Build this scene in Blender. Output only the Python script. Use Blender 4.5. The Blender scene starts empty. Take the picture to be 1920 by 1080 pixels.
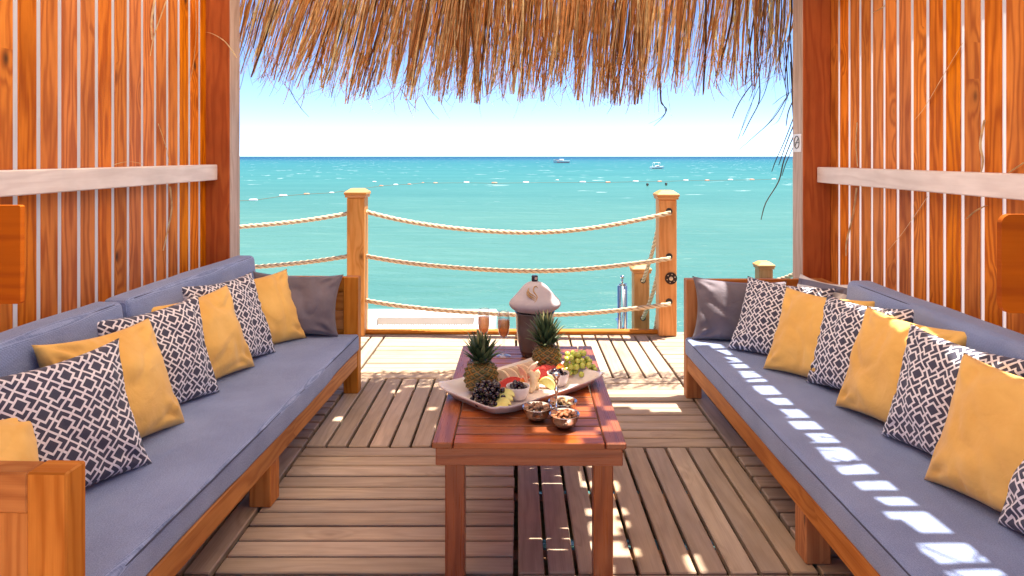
import bpy, math, random
import numpy as np
from mathutils import Vector, Matrix, noise
R = math.radians
PI = math.pi
rng = random.Random(7)
scn = bpy.context.scene
COL = scn.collection

# ---------------------------------------------------------------- camera
H = 1.366
cd = bpy.data.cameras.new('camera')
cam = bpy.data.objects.new('camera', cd)
COL.objects.link(cam)
cam.location = (0, 0, H)
cam.rotation_euler = (R(90), 0, 0)
cd.sensor_width = 36
cd.lens = 24.375
cd.shift_x = -8 / 1920
cd.shift_y = -247 / 1920
cd.clip_start = 0.05
cd.clip_end = 30000
scn.camera = cam

# ---------------------------------------------------------------- light
SX, SY = .19, .07                     # sun offset per metre of height
sdir = Vector((SX, SY, 1)).normalized()
elev = math.asin(sdir.z)
w = bpy.data.worlds.new('World')
scn.world = w
w.use_nodes = True
nt = w.node_tree
sky = nt.nodes.new('ShaderNodeTexSky')
sky.sky_type = 'NISHITA'
sky.sun_disc = False
sky.sun_elevation = elev
sky.sun_rotation = math.atan2(sdir.x, sdir.y)
sky.altitude = 3000
sky.air_density = 0.5
sky.dust_density = 0.3
sky.ozone_density = 3.0
nt.links.new(sky.outputs[0], nt.nodes['Background'].inputs[0])
nt.nodes['Background'].inputs[1].default_value = 0.06
sl = bpy.data.lights.new('sun', 'SUN')
sl.energy = 2.5
sl.angle = R(0.55)
sl.color = (1, .93, .82)
so = bpy.data.objects.new('sun', sl)
COL.objects.link(so)
so.rotation_euler = sdir.to_track_quat('Z', 'Y').to_euler()
vs = scn.view_settings
vs.view_transform = 'Standard'
vs.look = 'None'
vs.gamma = 1
vs.exposure = 2.65
scn.cycles.max_bounces = 10
scn.cycles.diffuse_bounces = 8
scn.cycles.transparent_max_bounces = 8
scn.cycles.caustics_reflective = False
scn.cycles.caustics_refractive = False

# ---------------------------------------------------------------- helpers
def tag(o, label=None, cat=None, group=None, kind=None):
    if label: o['label'] = label
    if cat: o['category'] = cat
    if group: o['group'] = group
    if kind: o['kind'] = kind
    return o

def empty(name, loc=(0, 0, 0), rz=0, **k):
    o = bpy.data.objects.new(name, None)
    COL.objects.link(o)
    o.location = loc
    o.rotation_euler = (0, 0, rz)
    o.empty_display_size = .1
    return tag(o, **k)

class MB:
    """collects geometry with uv (metres along / across the grain) and a random tint per piece"""
    def __init__(s):
        s.v = []; s.f = []; s.uv = []; s.r = []
    def add(s, vs_, fs_, uvs=None, rnd=None):
        n = len(s.v)
        s.v += [tuple(p) for p in vs_]
        rr = rng.random() if rnd is None else rnd
        for i, f in enumerate(fs_):
            s.f.append(tuple(a + n for a in f))
            if uvs is None:
                s.uv += [(vs_[a][0], vs_[a][1]) for a in f]
            elif callable(uvs):
                s.uv += [uvs(vs_[a], i) for a in f]
            else:
                s.uv += [uvs[a] for a in f]
            s.r.append(rr)
    def box(s, x0, x1, y0, y1, z0, z1, b=.003, rnd=None, M=None):
        lo = (x0, y0, z0); hi = (x1, y1, z1)
        b = min(b, .3 * min(hi[i] - lo[i] for i in range(3)))
        c = [(lo[i] + hi[i]) / 2 for i in range(3)]
        h = [(hi[i] - lo[i]) / 2 for i in range(3)]
        V = []; idx = {}
        for sx in (-1, 1):
            for sy in (-1, 1):
                for sz in (-1, 1):
                    sg = (sx, sy, sz)
                    for a in range(3):
                        p = [c[i] + sg[i] * (h[i] - (b if i != a else 0)) for i in range(3)]
                        idx[(sg, a)] = len(V); V.append(p)
        F = []
        def k(sg, a): return idx[(tuple(sg), a)]
        for a in range(3):
            o1, o2 = [i for i in range(3) if i != a]
            for sa in (-1, 1):
                q = []
                for s1, s2 in ((-1, -1), (1, -1), (1, 1), (-1, 1)):
                    sg = [0, 0, 0]; sg[a] = sa; sg[o1] = s1; sg[o2] = s2
                    q.append(k(sg, a))
                F.append(q)
        for a in range(3):
            o1, o2 = [i for i in range(3) if i != a]
            for s1 in (-1, 1):
                for s2 in (-1, 1):
                    A = [0, 0, 0]; A[a] = -1; A[o1] = s1; A[o2] = s2
                    B = list(A); B[a] = 1
                    F.append([k(A, o1), k(B, o1), k(B, o2), k(A, o2)])
        for sx in (-1, 1):
            for sy in (-1, 1):
                for sz in (-1, 1):
                    F.append([k((sx, sy, sz), a) for a in range(3)])
        G = []; N = []
        for f in F:
            p = [Vector(V[i]) for i in f]
            n = (p[1] - p[0]).cross(p[2] - p[0])
            m = sum(p, Vector()) / len(p) - Vector(c)
            if n.dot(m) < 0: f = f[::-1]; n = -n
            G.append(f); N.append(n)
        L = max(range(3), key=lambda i: h[i])
        ou, ov = rng.uniform(0, 40), rng.uniform(0, 40)
        oth = [i for i in range(3) if i != L]
        def uvf(p, i):
            n = N[i]
            m = max(range(3), key=lambda j: abs(n[j]))
            if m == L: return (p[oth[0]] * .15 + ou, p[oth[1]] + ov + .3)
            x = oth[0] if m == oth[1] else oth[1]
            return (p[L] + ou, p[x] + ov + (.0 if m == oth[1] else .2))
        uvs = [uvf(V[a], i) for i, f in enumerate(G) for a in f]
        n = len(s.v)
        if M is not None: V = [tuple(M @ Vector(p)) for p in V]
        s.v += [tuple(p) for p in V]
        rr = rng.random() if rnd is None else rnd
        for f in G:
            s.f.append(tuple(a + n for a in f)); s.r.append(rr)
        s.uv += uvs
    def tube(s, pts, rad, seg=10, closed=False, rnd=None, cap=True, lobes=None, twist=None):
        pts = [Vector(p) for p in pts]
        n = len(pts)
        rad = rad if isinstance(rad, (list, tuple)) else [rad] * n
        up = Vector((0, 0, 1)); V = []; UV = []; L = 0
        prev = None
        for i, p in enumerate(pts):
            t = (pts[(i + 1) % n if closed else min(i + 1, n - 1)] - pts[(i - 1) % n if closed else max(i - 1, 0)]).normalized()
            if prev is None:
                a = up if abs(t.z) < .9 else Vector((1, 0, 0))
                nx = t.cross(a).normalized()
            else:
                nx = (prev - t * prev.dot(t)).normalized()
            prev = nx
            ny = t.cross(nx)
            if i: L += (p - pts[i - 1]).length
            for j in range(seg):
                th = 2 * PI * j / seg
                r = rad[i]
                if lobes:
                    ph = th - (L / twist) * 2 * PI
                    lb = abs(math.cos(ph * lobes / 2)); r = rad[i] * (.72 + .34 * lb)
                V.append(p + nx * math.cos(th) * r + ny * math.sin(th) * r)
                UV.append((L, th * rad[i]) if not lobes else (L, lb))
        F = []
        for i in range(n if closed else n - 1):
            for j in range(seg):
                a = i * seg + j; b_ = i * seg + (j + 1) % seg
                c = ((i + 1) % n) * seg + (j + 1) % seg; d = ((i + 1) % n) * seg + j
                F.append((a, b_, c, d))
        if cap and not closed:
            F.append(tuple(range(seg))[::-1])
            F.append(tuple((n - 1) * seg + j for j in range(seg)))
        s.add(V, F, UV, rnd)
    def lathe(s, prof, seg=32, c=(0, 0, 0), rnd=None, fn=None):
        V = []; F = []; UV = []
        for i, (r, z) in enumerate(prof):
            for j in range(seg):
                th = 2 * PI * j / seg
                rr = r if fn is None else fn(r, z, th)
                V.append((c[0] + rr * math.cos(th), c[1] + rr * math.sin(th), c[2] + z))
                UV.append((th / (2 * PI), z))
        for i in range(len(prof) - 1):
            for j in range(seg):
                a = i * seg + j; b_ = i * seg + (j + 1) % seg
                F.append((a, b_, b_ + seg, a + seg))
        if prof[0][0] > 1e-6: F.append(tuple(range(seg))[::-1])
        if prof[-1][0] > 1e-6: F.append(tuple((len(prof) - 1) * seg + j for j in range(seg)))
        s.add(V, F, UV, rnd)
    def ball(s, c, r, seg=12, rings=8, sc=(1, 1, 1), M=None, rnd=None):
        V = []; F = []; UV = []
        for i in range(rings + 1):
            ph = PI * i / rings
            for j in range(seg):
                th = 2 * PI * j / seg
                p = Vector((math.sin(ph) * math.cos(th) * r * sc[0], math.sin(ph) * math.sin(th) * r * sc[1], math.cos(ph) * r * sc[2]))
                if M is not None: p = M @ p
                V.append(Vector(c) + p); UV.append((th, ph))
        for i in range(rings):
            for j in range(seg):
                a = i * seg + j; b_ = i * seg + (j + 1) % seg
                F.append((a, a + seg, b_ + seg, b_))
        s.add(V, F, UV, rnd)
    def build(s, name, m, parent=None, smooth=False, auto=None, **k):
        me = bpy.data.meshes.new(name)
        me.from_pydata([tuple(p) for p in s.v], [], s.f)
        if s.uv:
            ul = me.uv_layers.new(name='UVMap')
            ul.data.foreach_set('uv', np.array(s.uv, dtype=np.float32).ravel())
        at = me.attributes.new('rnd', 'FLOAT', 'FACE')
        at.data.foreach_set('value', np.array(s.r, dtype=np.float32))
        if smooth: me.polygons.foreach_set('use_smooth', [True] * len(me.polygons))
        if m is not None: me.materials.append(m)
        me.update()
        o = bpy.data.objects.new(name, me)
        COL.objects.link(o)
        if parent is not None: o.parent = parent
        return tag(o, **k)

def rbox(mb, x0, x1, y0, y1, z0, z1, r, n=(10, 30, 4), puff=0, nz=0, seed=0):
    """soft upholstered box"""
    c = Vector(((x0 + x1) / 2, (y0 + y1) / 2, (z0 + z1) / 2))
    h = Vector(((x1 - x0) / 2, (y1 - y0) / 2, (z1 - z0) / 2))
    vid = {}; V = []; F = []; UV = []
    def ticks(a, k):
        m = h[a]; inner = m - r
        e = [1, .92, .75, .5, .25]
        return [-m + r * (1 - q) for q in (1, .8, .55, .28)] + [-inner + 2 * inner * i / k for i in range(k + 1)] + [m - r * (1 - q) for q in (.28, .55, .8, 1)]
    T = [ticks(a, n[a]) for a in range(3)]
    def vert(i, j, k):
        key = (i, j, k)
        if key in vid: return vid[key]
        p = Vector((T[0][i], T[1][j], T[2][k]))
        q = Vector([max(-(h[a] - r), min(h[a] - r, p[a])) for a in range(3)])
        d = p - q
        if d.length > 1e-9:
            p = q + d.normalized() * r
        f = 1
        for a in range(3):
            pass
        bx, by, bz = p.x / h.x, p.y / h.y, p.z / h.z
        if puff:
            if h.z <= h.x:
                p.z += math.copysign(puff, p.z) * (1 - abs(bx) ** 4) * (1 - abs(by) ** 8) * min(1, abs(bz) * 1.2)
            else:
                p.x += math.copysign(puff, p.x) * (1 - abs(bz) ** 3) * (1 - abs(by) ** 6) * min(1, abs(bx) * 1.2)
        w_ = p + c
        if nz:
            e = noise.noise(w_ * 2.2 + Vector((seed, 0, 0))) * nz + noise.noise(w_ * 7 + Vector((seed, 3, 0))) * nz * .35
            w_ += p.normalized() * e if False else Vector((d.x, d.y, d.z)).normalized() * e if d.length > 1e-9 else Vector((0, 0, 0))
            w_.z += 0
            m = max(range(3), key=lambda a: abs((p[a]) / h[a]))
            w_[m] += e * .8
        vid[key] = len(V); V.append(w_)
        return vid[key]
    nn = [len(t) - 1 for t in T]
    def quad(a, b, c_, d, ax):
        F.append((a, b, c_, d))
    for i in range(nn[0]):
        for j in range(nn[1]):
            quad(vert(i, j, 0), vert(i, j + 1, 0), vert(i + 1, j + 1, 0), vert(i + 1, j, 0), 2)
            k = nn[2]
            quad(vert(i, j, k), vert(i + 1, j, k), vert(i + 1, j + 1, k), vert(i, j + 1, k), 2)
    for i in range(nn[0]):
        for k in range(nn[2]):
            quad(vert(i, 0, k), vert(i + 1, 0, k), vert(i + 1, 0, k + 1), vert(i, 0, k + 1), 1)
            j = nn[1]
            quad(vert(i, j, k), vert(i, j, k + 1), vert(i + 1, j, k + 1), vert(i + 1, j, k), 1)
    for j in range(nn[1]):
        for k in range(nn[2]):
            quad(vert(0, j, k), vert(0, j, k + 1), vert(0, j + 1, k + 1), vert(0, j + 1, k), 0)
            i = nn[0]
            quad(vert(i, j, k), vert(i, j + 1, k), vert(i, j + 1, k + 1), vert(i, j, k + 1), 0)
    uv = [(p.y, p.x + p.z) for p in V]
    mb.add(V, F, uv, .5)

# ---------------------------------------------------------------- materials
MATS = {}
class NT:
    def __init__(s, name):
        s.m = bpy.data.materials.new(name); s.m.use_nodes = True
        s.t = s.m.node_tree; s.n = s.t.nodes
        s.b = s.n['Principled BSDF']
    def new(s, t, **k):
        o = s.n.new(t)
        for a, b in k.items(): setattr(o, a, b)
        return o
    def link(s, a, b): s.t.links.new(a, b)
    def put(s, sock, v):
        if hasattr(v, 'is_output') or isinstance(v, bpy.types.NodeSocket): s.link(v, sock)
        elif isinstance(v, (tuple, list)) and len(v) == 3 and sock.type == 'RGBA': sock.default_value = (*v, 1)
        else: sock.default_value = v
    def math(s, op, a, b=0, c=0, clamp=False):
        o = s.new('ShaderNodeMath', operation=op, use_clamp=clamp)
        for i, v in enumerate((a, b, c)): s.put(o.inputs[i], v)
        return o.outputs[0]
    def uv(s): return s.new('ShaderNodeUVMap', uv_map='UVMap').outputs[0]
    def obj(s): return s.new('ShaderNodeTexCoord').outputs['Object']
    def pos(s): return s.new('ShaderNodeNewGeometry').outputs['Position']
    def map(s, v, sc=(1, 1, 1), loc=(0, 0, 0), rot=(0, 0, 0)):
        o = s.new('ShaderNodeMapping'); s.link(v, o.inputs[0])
        o.inputs['Location'].default_value = loc; o.inputs['Rotation'].default_value = rot; o.inputs['Scale'].default_value = sc
        return o.outputs[0]
    def noise(s, v, sc=5, det=3, rough=.5, dist=0, col=False):
        o = s.new('ShaderNodeTexNoise'); s.link(v, o.inputs['Vector'])
        o.inputs['Scale'].default_value = sc; o.inputs['Detail'].default_value = det
        o.inputs['Roughness'].default_value = rough; o.inputs['Distortion'].default_value = dist
        return o.outputs['Color' if col else 'Fac']
    def vor(s, v, sc=5, feat='F1', out='Distance', rnd=1.0):
        o = s.new('ShaderNodeTexVoronoi', feature=feat); s.link(v, o.inputs['Vector'])
        o.inputs['Scale'].default_value = sc
        o.inputs['Randomness'].default_value = rnd
        return o.outputs[out]
    def ramp(s, v, stops, interp='LINEAR'):
        o = s.new('ShaderNodeValToRGB'); s.put(o.inputs[0], v)
        o.color_ramp.interpolation = interp
        e = o.color_ramp.elements
        while len(e) < len(stops): e.new(.5)
        for i, (p, c) in enumerate(stops):
            e[i].position = p
            e[i].color = (*c, 1) if isinstance(c, (tuple, list)) else (c, c, c, 1)
        return o.outputs[0]
    def mix(s, f, a, b, mode='MIX'):
        o = s.new('ShaderNodeMix', data_type='RGBA', blend_type=mode)
        s.put(o.inputs['Factor'], f)
        A = [i for i in o.inputs if i.name == 'A' and i.type == 'RGBA'][0]
        B = [i for i in o.inputs if i.name == 'B' and i.type == 'RGBA'][0]
        s.put(A, a); s.put(B, b)
        return [q for q in o.outputs if q.type == 'RGBA'][0]
    def rng(s, v, a, b, c=0, d=1, smooth=False):
        o = s.new('ShaderNodeMapRange'); s.put(o.inputs[0], v)
        if smooth: o.interpolation_type = 'SMOOTHSTEP'
        for i, q in enumerate((a, b, c, d)): o.inputs[i + 1].default_value = q
        return o.outputs[0]
    def attr(s, n): return s.new('ShaderNodeAttribute', attribute_name=n).outputs['Fac']
    def bump(s, h, st=.3, d=.01):
        o = s.new('ShaderNodeBump'); s.put(o.inputs['Height'], h)
        o.inputs['Strength'].default_value = st; o.inputs['Distance'].default_value = d
        s.link(o.outputs[0], s.b.inputs['Normal'])
    def set(s, **k):
        for a, v in k.items(): s.put(s.b.inputs[a.replace('_', ' ')], v)
        return s.m

def plain(name, col, rough=.5, **k):
    if name in MATS: return MATS[name]
    t = NT(name)
    t.set(Base_Color=col, Roughness=rough, **k)
    MATS[name] = t.m
    return t.m

def mottled(name, c1, c2, sc=8, rough=.5, bump=.15, bd=.003, **k):
    t = NT(name)
    f = t.noise(t.obj(), sc, 5, .6)
    t.set(Base_Color=t.mix(t.rng(f, .3, .7), c1, c2), Roughness=rough, **k)
    if bump: t.bump(t.noise(t.obj(), sc * 4, 4, .6), bump, bd)
    return t.m

def wood(name, dark, light, knot=(.08, .03, .012), rough=.55, rings=26., tint=.35, knots=1.0, spec=.35, weather=0, gs=1.0, rc=.55):
    t = NT(name)
    uv = t.uv()
    n1 = t.noise(t.map(uv, (.9 * gs, 7 * gs, 1)), 1.0, 3, .5)
    kv = t.map(uv, (5.0, 8.5, 1))
    kd = t.vor(kv, 1.0)
    kc = t.vor(kv, 1.0, out='Color')
    sep = t.new('ShaderNodeSeparateColor'); t.link(kc, sep.inputs[0])
    kon = t.math('GREATER_THAN', sep.outputs[0], 1 - .17 * knots)
    km = t.math('MULTIPLY', t.rng(kd, .04, .20, 1, 0, True), kon)      # knot core
    kh = t.math('MULTIPLY', t.rng(kd, .05, .6, 1, 0, True), kon)      # halo bends the grain
    sx = t.new('ShaderNodeSeparateXYZ'); t.link(uv, sx.inputs[0])
    v = t.math('MULTIPLY', sx.outputs[1], rings)
    ph = t.math('ADD', t.math('ADD', v, t.math('MULTIPLY', n1, 7.0)), t.math('MULTIPLY', kh, 1.6))
    ring = t.math('SINE', t.math('MULTIPLY', ph, 6.283))
    ring = t.rng(ring, -1, 1, 0, 1)
    ring = t.math('POWER', ring, 1.6)
    fine = t.noise(t.map(uv, (5, 220, 1)), 1.0, 3, .6)
    f = t.math('ADD', t.math('MULTIPLY', ring, rc), t.math('MULTIPLY', fine, 1.05 - rc), clamp=True)
    col = t.mix(f, light, dark)
    blot = t.noise(t.map(uv, (2.2, 6, 1), (5, 3, 0)), 1.0, 4, .6)
    col = t.mix(t.rng(blot, .35, .75, 0, .55), col, tuple(c * .62 for c in dark))
    col = t.mix(t.math('MULTIPLY', t.math('ADD', t.math('MULTIPLY', km, .85), t.math('MULTIPLY', kh, .18)), 1.0, clamp=True), col, knot)
    rr = t.attr('rnd')
    hsv = t.new('ShaderNodeHueSaturation')
    t.put(hsv.inputs['Value'], t.rng(rr, 0, 1, 1 - tint, 1 + tint * .8))
    t.put(hsv.inputs['Hue'], t.rng(t.math('FRACT', t.math('MULTIPLY', rr, 7.3)), 0, 1, .497, .504))
    t.put(hsv.inputs['Saturation'], t.rng(t.math('FRACT', t.math('MULTIPLY', rr, 3.7)), 0, 1, 1 - tint * .5, 1.05))
    t.link(col, hsv.inputs['Color'])
    col = hsv.outputs[0]
    if weather:
        g = t.noise(t.map(uv, (1.5, 5, 1)), 1.6, 5, .65)
        col = t.mix(t.rng(g, .4, .7, 0, weather), col, (.42, .33, .29))
    t.set(Base_Color=col, Roughness=t.rng(fine, .2, .8, rough - .1, rough + .12), Specular_IOR_Level=spec)
    t.bump(t.math('ADD', t.math('MULTIPLY', ring, .5), fine), .22, .0016)
    return t.m

M_wallL = wood('stained_wall_wood', (.40, .080, .006), (.88, .280, .030), rough=.6, rings=17, tint=.16, knots=1.0, rc=.6, spec=.12)
M_wallR = M_wallL
M_post = wood('stained_post_wood', (.32, .055, .004), (.52, .12, .010), rough=.6, rings=18, tint=.15, knots=.9, spec=.12)
M_pale = wood('whitewashed_wood', (.72, .62, .60), (.88, .80, .78), knot=(.4, .28, .2), rough=.6, rings=20, tint=.08, knots=.3)
M_trim = wood('weathered_trim', (.46, .31, .25), (.66, .50, .42), rough=.6, rings=20, tint=.08, knots=.4, spec=.2)
M_sofa = wood('sofa_pine', (.42, .125, .022), (.70, .28, .065), rough=.55, rings=22, tint=.14, knots=1, spec=.18)
M_fence = wood('fence_pine', (.55, .215, .06), (.74, .36, .13), rough=.5, rings=20, tint=.12, knots=1, spec=.2)
M_deck = wood('deck_boards', (.36, .24, .155), (.64, .46, .31), knot=(.10, .05, .03), rough=.6, rings=14, tint=.2, knots=.8, weather=.35, rc=.3, spec=.25)
M_table = wood('red_hardwood', (.20, .040, .008), (.38, .100, .018), knot=(.08, .02, .01), rough=.30, rings=18, tint=.16, knots=.0, spec=.5)
M_thatchwood = wood('roof_pole_wood', (.2, .09, .04), (.35, .18, .08), rough=.7)

t = NT('white_backing')
tc = t.mix(t.rng(t.noise(t.map(t.uv(), (3, 40, 1)), 1, 4, .6), .3, .7), (.80, .74, .76), (.90, .86, .88))
t.set(Base_Color=tc, Roughness=.7, Specular_IOR_Level=.1)
tr = t.new('ShaderNodeBsdfTranslucent'); t.link(tc, tr.inputs[0])
mx = t.new('ShaderNodeMixShader'); mx.inputs[0].default_value = .5
t.link(t.b.outputs[0], mx.inputs[1]); t.link(tr.outputs[0], mx.inputs[2]); t.link(mx.outputs[0], t.n['Material Output'].inputs[0])
M_strip = t.m

def fabric(name, c1, c2, sc=420., rough=.85, sheen=.3):
    t = NT(name)
    uv = t.uv()
    n = t.noise(t.obj(), 3.5, 4, .6)
    wv = t.new('ShaderNodeTexWave', wave_type='BANDS', bands_direction='X'); t.link(uv, wv.inputs[0]); wv.inputs['Scale'].default_value = sc * .25
    wv2 = t.new('ShaderNodeTexWave', wave_type='BANDS', bands_direction='Y'); t.link(uv, wv2.inputs[0]); wv2.inputs['Scale'].default_value = sc * .18
    f = t.math('MULTIPLY', wv.outputs['Fac'], wv2.outputs['Fac'])
    fl = t.noise(t.map(uv, (1, 1, 1)), 260, 2, .6)
    g = t.math('ADD', t.math('MULTIPLY', f, .5), t.math('ADD', t.math('MULTIPLY', fl, .75), t.math('MULTIPLY', n, .45)))
    t.set(Base_Color=t.mix(t.rng(g, .50, 1.05), c1, c2), Roughness=rough, Sheen_Weight=sheen, Specular_IOR_Level=.2)
    cr = t.noise(t.map(t.obj(), (1, .35, 1)), 16, 4, .55, .8)
    t.bump(t.math('ADD', t.math('ADD', f, fl), t.math('MULTIPLY', cr, 7.0)), .5, .0016)
    return t.m
M_cush = fabric('blue_grey_canvas', (.12, .165, .32), (.36, .44, .70))
M_cushR = M_cush
M_pipe = plain('dark_piping', (.05, .055, .10), .8)

def cloth(name, c1, c2, sc=4):
    t = NT(name)
    n = t.noise(t.obj(), sc, 5, .6)
    fl = t.noise(t.uv(), 300, 2, .6)
    t.set(Base_Color=t.mix(t.rng(n, .3, .7), c1, c2), Roughness=.75, Sheen_Weight=.25, Specular_IOR_Level=.25)
    t.bump(t.math('ADD', t.math('MULTIPLY', t.noise(t.obj(), 14, 3, .5, .6), 2.5), t.math('MULTIPLY', fl, .15)), .35, .006)
    return t.m
M_yellow = cloth('mustard_cotton', (.72, .39, .085), (.88, .54, .15))
M_grey = cloth('grey_velvet', (.115, .095, .115), (.20, .17, .20))

def pattern_mat():
    t = NT('lattice_print_cotton')
    uv = t.uv()
    m = t.map(uv, (1 / .066,) * 3, rot=(0, 0, R(45)))
    sx = t.new('ShaderNodeSeparateXYZ'); t.link(m, sx.inputs[0])
    def cell(v): return t.math('ABSOLUTE', t.math('SUBTRACT', t.math('FRACT', t.math('ADD', v, 100.0)), .5))
    a, b = cell(sx.outputs[0]), cell(sx.outputs[1])      # 0 at square centre, .5 at grid line
    mx = t.math('MAXIMUM', a, b); mn = t.math('MINIMUM', a, b)
    sq = t.math('MULTIPLY', t.math('GREATER_THAN', mx, .205), t.math('LESS_THAN', mx, .298))
    grid = t.math('GREATER_THAN', mx, .455)
    stub = t.math('MULTIPLY', t.math('LESS_THAN', mn, .05), t.math('GREATER_THAN', mx, .25))
    wht = t.math('MAXIMUM', t.math('MAXIMUM', sq, grid), stub)
    fl = t.noise(uv, 260, 2, .6)
    dk = t.mix(fl, (.045, .045, .075), (.085, .085, .13))
    t.set(Base_Color=t.mix(wht, dk, (.80, .76, .79)), Roughness=.8, Sheen_Weight=.2, Specular_IOR_Level=.2)
    t.bump(t.math('ADD', t.math('MULTIPLY', t.noise(t.obj(), 12, 3), 2), t.math('MULTIPLY', fl, .2)), .3, .005)
    return t.m
M_patt = pattern_mat()
def stripe_mat():
    t = NT('striped_cotton')
    sx = t.new('ShaderNodeSeparateXYZ'); t.link(t.uv(), sx.inputs[0])
    f = t.math('GREATER_THAN', t.math('FRACT', t.math('ADD', t.math('MULTIPLY', sx.outputs[1], 14), 50.)), .45)
    t.set(Base_Color=t.mix(f, (.16, .15, .2), (.72, .68, .66)), Roughness=.8)
    return t.m
M_stripe = stripe_mat()

t = NT('pinstripe_cotton')
_s = t.new('ShaderNodeSeparateXYZ'); t.link(t.uv(), _s.inputs[0])
t.set(Base_Color=t.mix(t.math('GREATER_THAN', t.math('FRACT', t.math('ADD', t.math('MULTIPLY', _s.outputs[1], 180), 50.)), .6), (.03, .03, .05), (.40, .36, .38)), Roughness=.8)
M_pin = t.m

def straw_mat():
    t = NT('dry_straw')
    rr = t.attr('rnd')
    col = t.ramp(rr, [(0, (.10, .04, .018)), (.22, (.60, .27, .09)), (.55, (.90, .54, .22)), (1, (.97, .86, .58))])
    n = t.noise(t.obj(), 30, 3)
    col = t.mix(t.rng(n, .3, .7, 0, .5), col, (.30, .14, .055))
    t.set(Base_Color=col, Roughness=.5, Specular_IOR_Level=.5)
    tr = t.new('ShaderNodeBsdfTranslucent'); t.link(col, tr.inputs[0])
    mx = t.new('ShaderNodeMixShader'); mx.inputs[0].default_value = .65
    t.link(t.b.outputs[0], mx.inputs[1]); t.link(tr.outputs[0], mx.inputs[2])
    t.link(mx.outputs[0], t.n['Material Output'].inputs[0])
    return t.m
M_straw = straw_mat()

def rope_mat():
    t = NT('hemp_rope')
    n = t.noise(t.obj(), 90, 4, .6)
    sx = t.new('ShaderNodeSeparateXYZ'); t.link(t.uv(), sx.inputs[0])
    c1 = t.mix(n, (.50, .34, .19), (.82, .66, .46))
    t.set(Base_Color=t.mix(t.rng(sx.outputs[1], .05, .6), (.20, .10, .04), c1), Roughness=.8)  # groove shade between the strands painted into the colour
    t.bump(n, .5, .002)
    return t.m
M_rope = rope_mat()

def sea_mat():
    t = NT('sea_water')
    p = t.pos()
    sx = t.new('ShaderNodeSeparateXYZ'); t.link(p, sx.inputs[0])
    Y = sx.outputs[1]
    ly = t.math('LOGARITHM', t.math('MAXIMUM', Y, 3.0), 10.0)
    wob = t.noise(t.map(p, (.0012, .004, 1)), 1, 3)
    lyw = t.math('ADD', ly, t.math('MULTIPLY', t.math('SUBTRACT', wob, .5), .25))
    f = t.rng(lyw, .6, 3.4)
    col = t.ramp(f, [(0, (.052, .146, .132)), (.30, (.048, .144, .134)), (.47, (.030, .136, .142)), (.62, (.018, .118, .140)), (.72, (.012, .092, .135)), (.80, (.006, .060, .118)), (.88, (.005, .050, .110))])
    # drifting patches of lighter and deeper water
    pt = t.noise(t.map(p, (.035, .13, 1)), 1, 5, .6)
    col = t.mix(t.rng(pt, .35, .7, 0, .8), col, t.mix(1.0, col, (1.5, 1.22, 1.16), 'MULTIPLY'))
    st = t.noise(t.map(p, (.45, 1.7, 1)), 1, 5, .6)
    col = t.mix(t.rng(st, .5, .72, 0, .5), col, t.mix(1.0, col, (1.6, 1.25, 1.2), 'MULTIPLY'))
    # white caps, plus sun sparkles painted in as far white specks
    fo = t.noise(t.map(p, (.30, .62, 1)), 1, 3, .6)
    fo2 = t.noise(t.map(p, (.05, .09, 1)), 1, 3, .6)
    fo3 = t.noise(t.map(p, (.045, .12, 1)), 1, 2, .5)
    foam_glints = t.math('MULTIPLY', t.rng(fo, .655, .675), t.rng(fo2, .46, .54))
    foam_glints = t.math('MULTIPLY', foam_glints, t.rng(ly, 1.5, 2.0, 0, 1))
    foam_glints = t.math('MULTIPLY', foam_glints, .9)
    col = t.mix(foam_glints, col, (.8, .85, .86))
    w1 = t.noise(t.map(p, (.55, 1.5, 1)), 1, 6, .62, .4)
    w2 = t.noise(t.map(p, (2.6, 6.5, 1)), 1, 4, .6, .3)
    bp = t.new('ShaderNodeBump'); t.put(bp.inputs['Height'], t.math('ADD', w1, t.math('MULTIPLY', w2, .28)))
    bp.inputs['Strength'].default_value = .9; bp.inputs['Distance'].default_value = .2
    df = t.new('ShaderNodeBsdfDiffuse'); t.link(col, df.inputs[0]); t.link(bp.outputs[0], df.inputs['Normal'])
    gl = t.new('ShaderNodeBsdfGlossy'); gl.inputs['Roughness'].default_value = .2; t.link(bp.outputs[0], gl.inputs['Normal'])
    fr_ = t.new('ShaderNodeFresnel'); fr_.inputs[0].default_value = 1.33; t.link(bp.outputs[0], fr_.inputs['Normal'])
    mx = t.new('ShaderNodeMixShader')
    t.link(t.math('MINIMUM', t.math('MULTIPLY', fr_.outputs[0], .5), .14), mx.inputs[0])
    t.link(df.outputs[0], mx.inputs[1]); t.link(gl.outputs[0], mx.inputs[2]); t.link(mx.outputs[0], t.n['Material Output'].inputs[0])
    return t.m
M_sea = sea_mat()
M_sand = mottled('bounce_sand', (.50, .42, .31), (.66, .57, .44), 3, .9, .4, .02)
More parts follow.
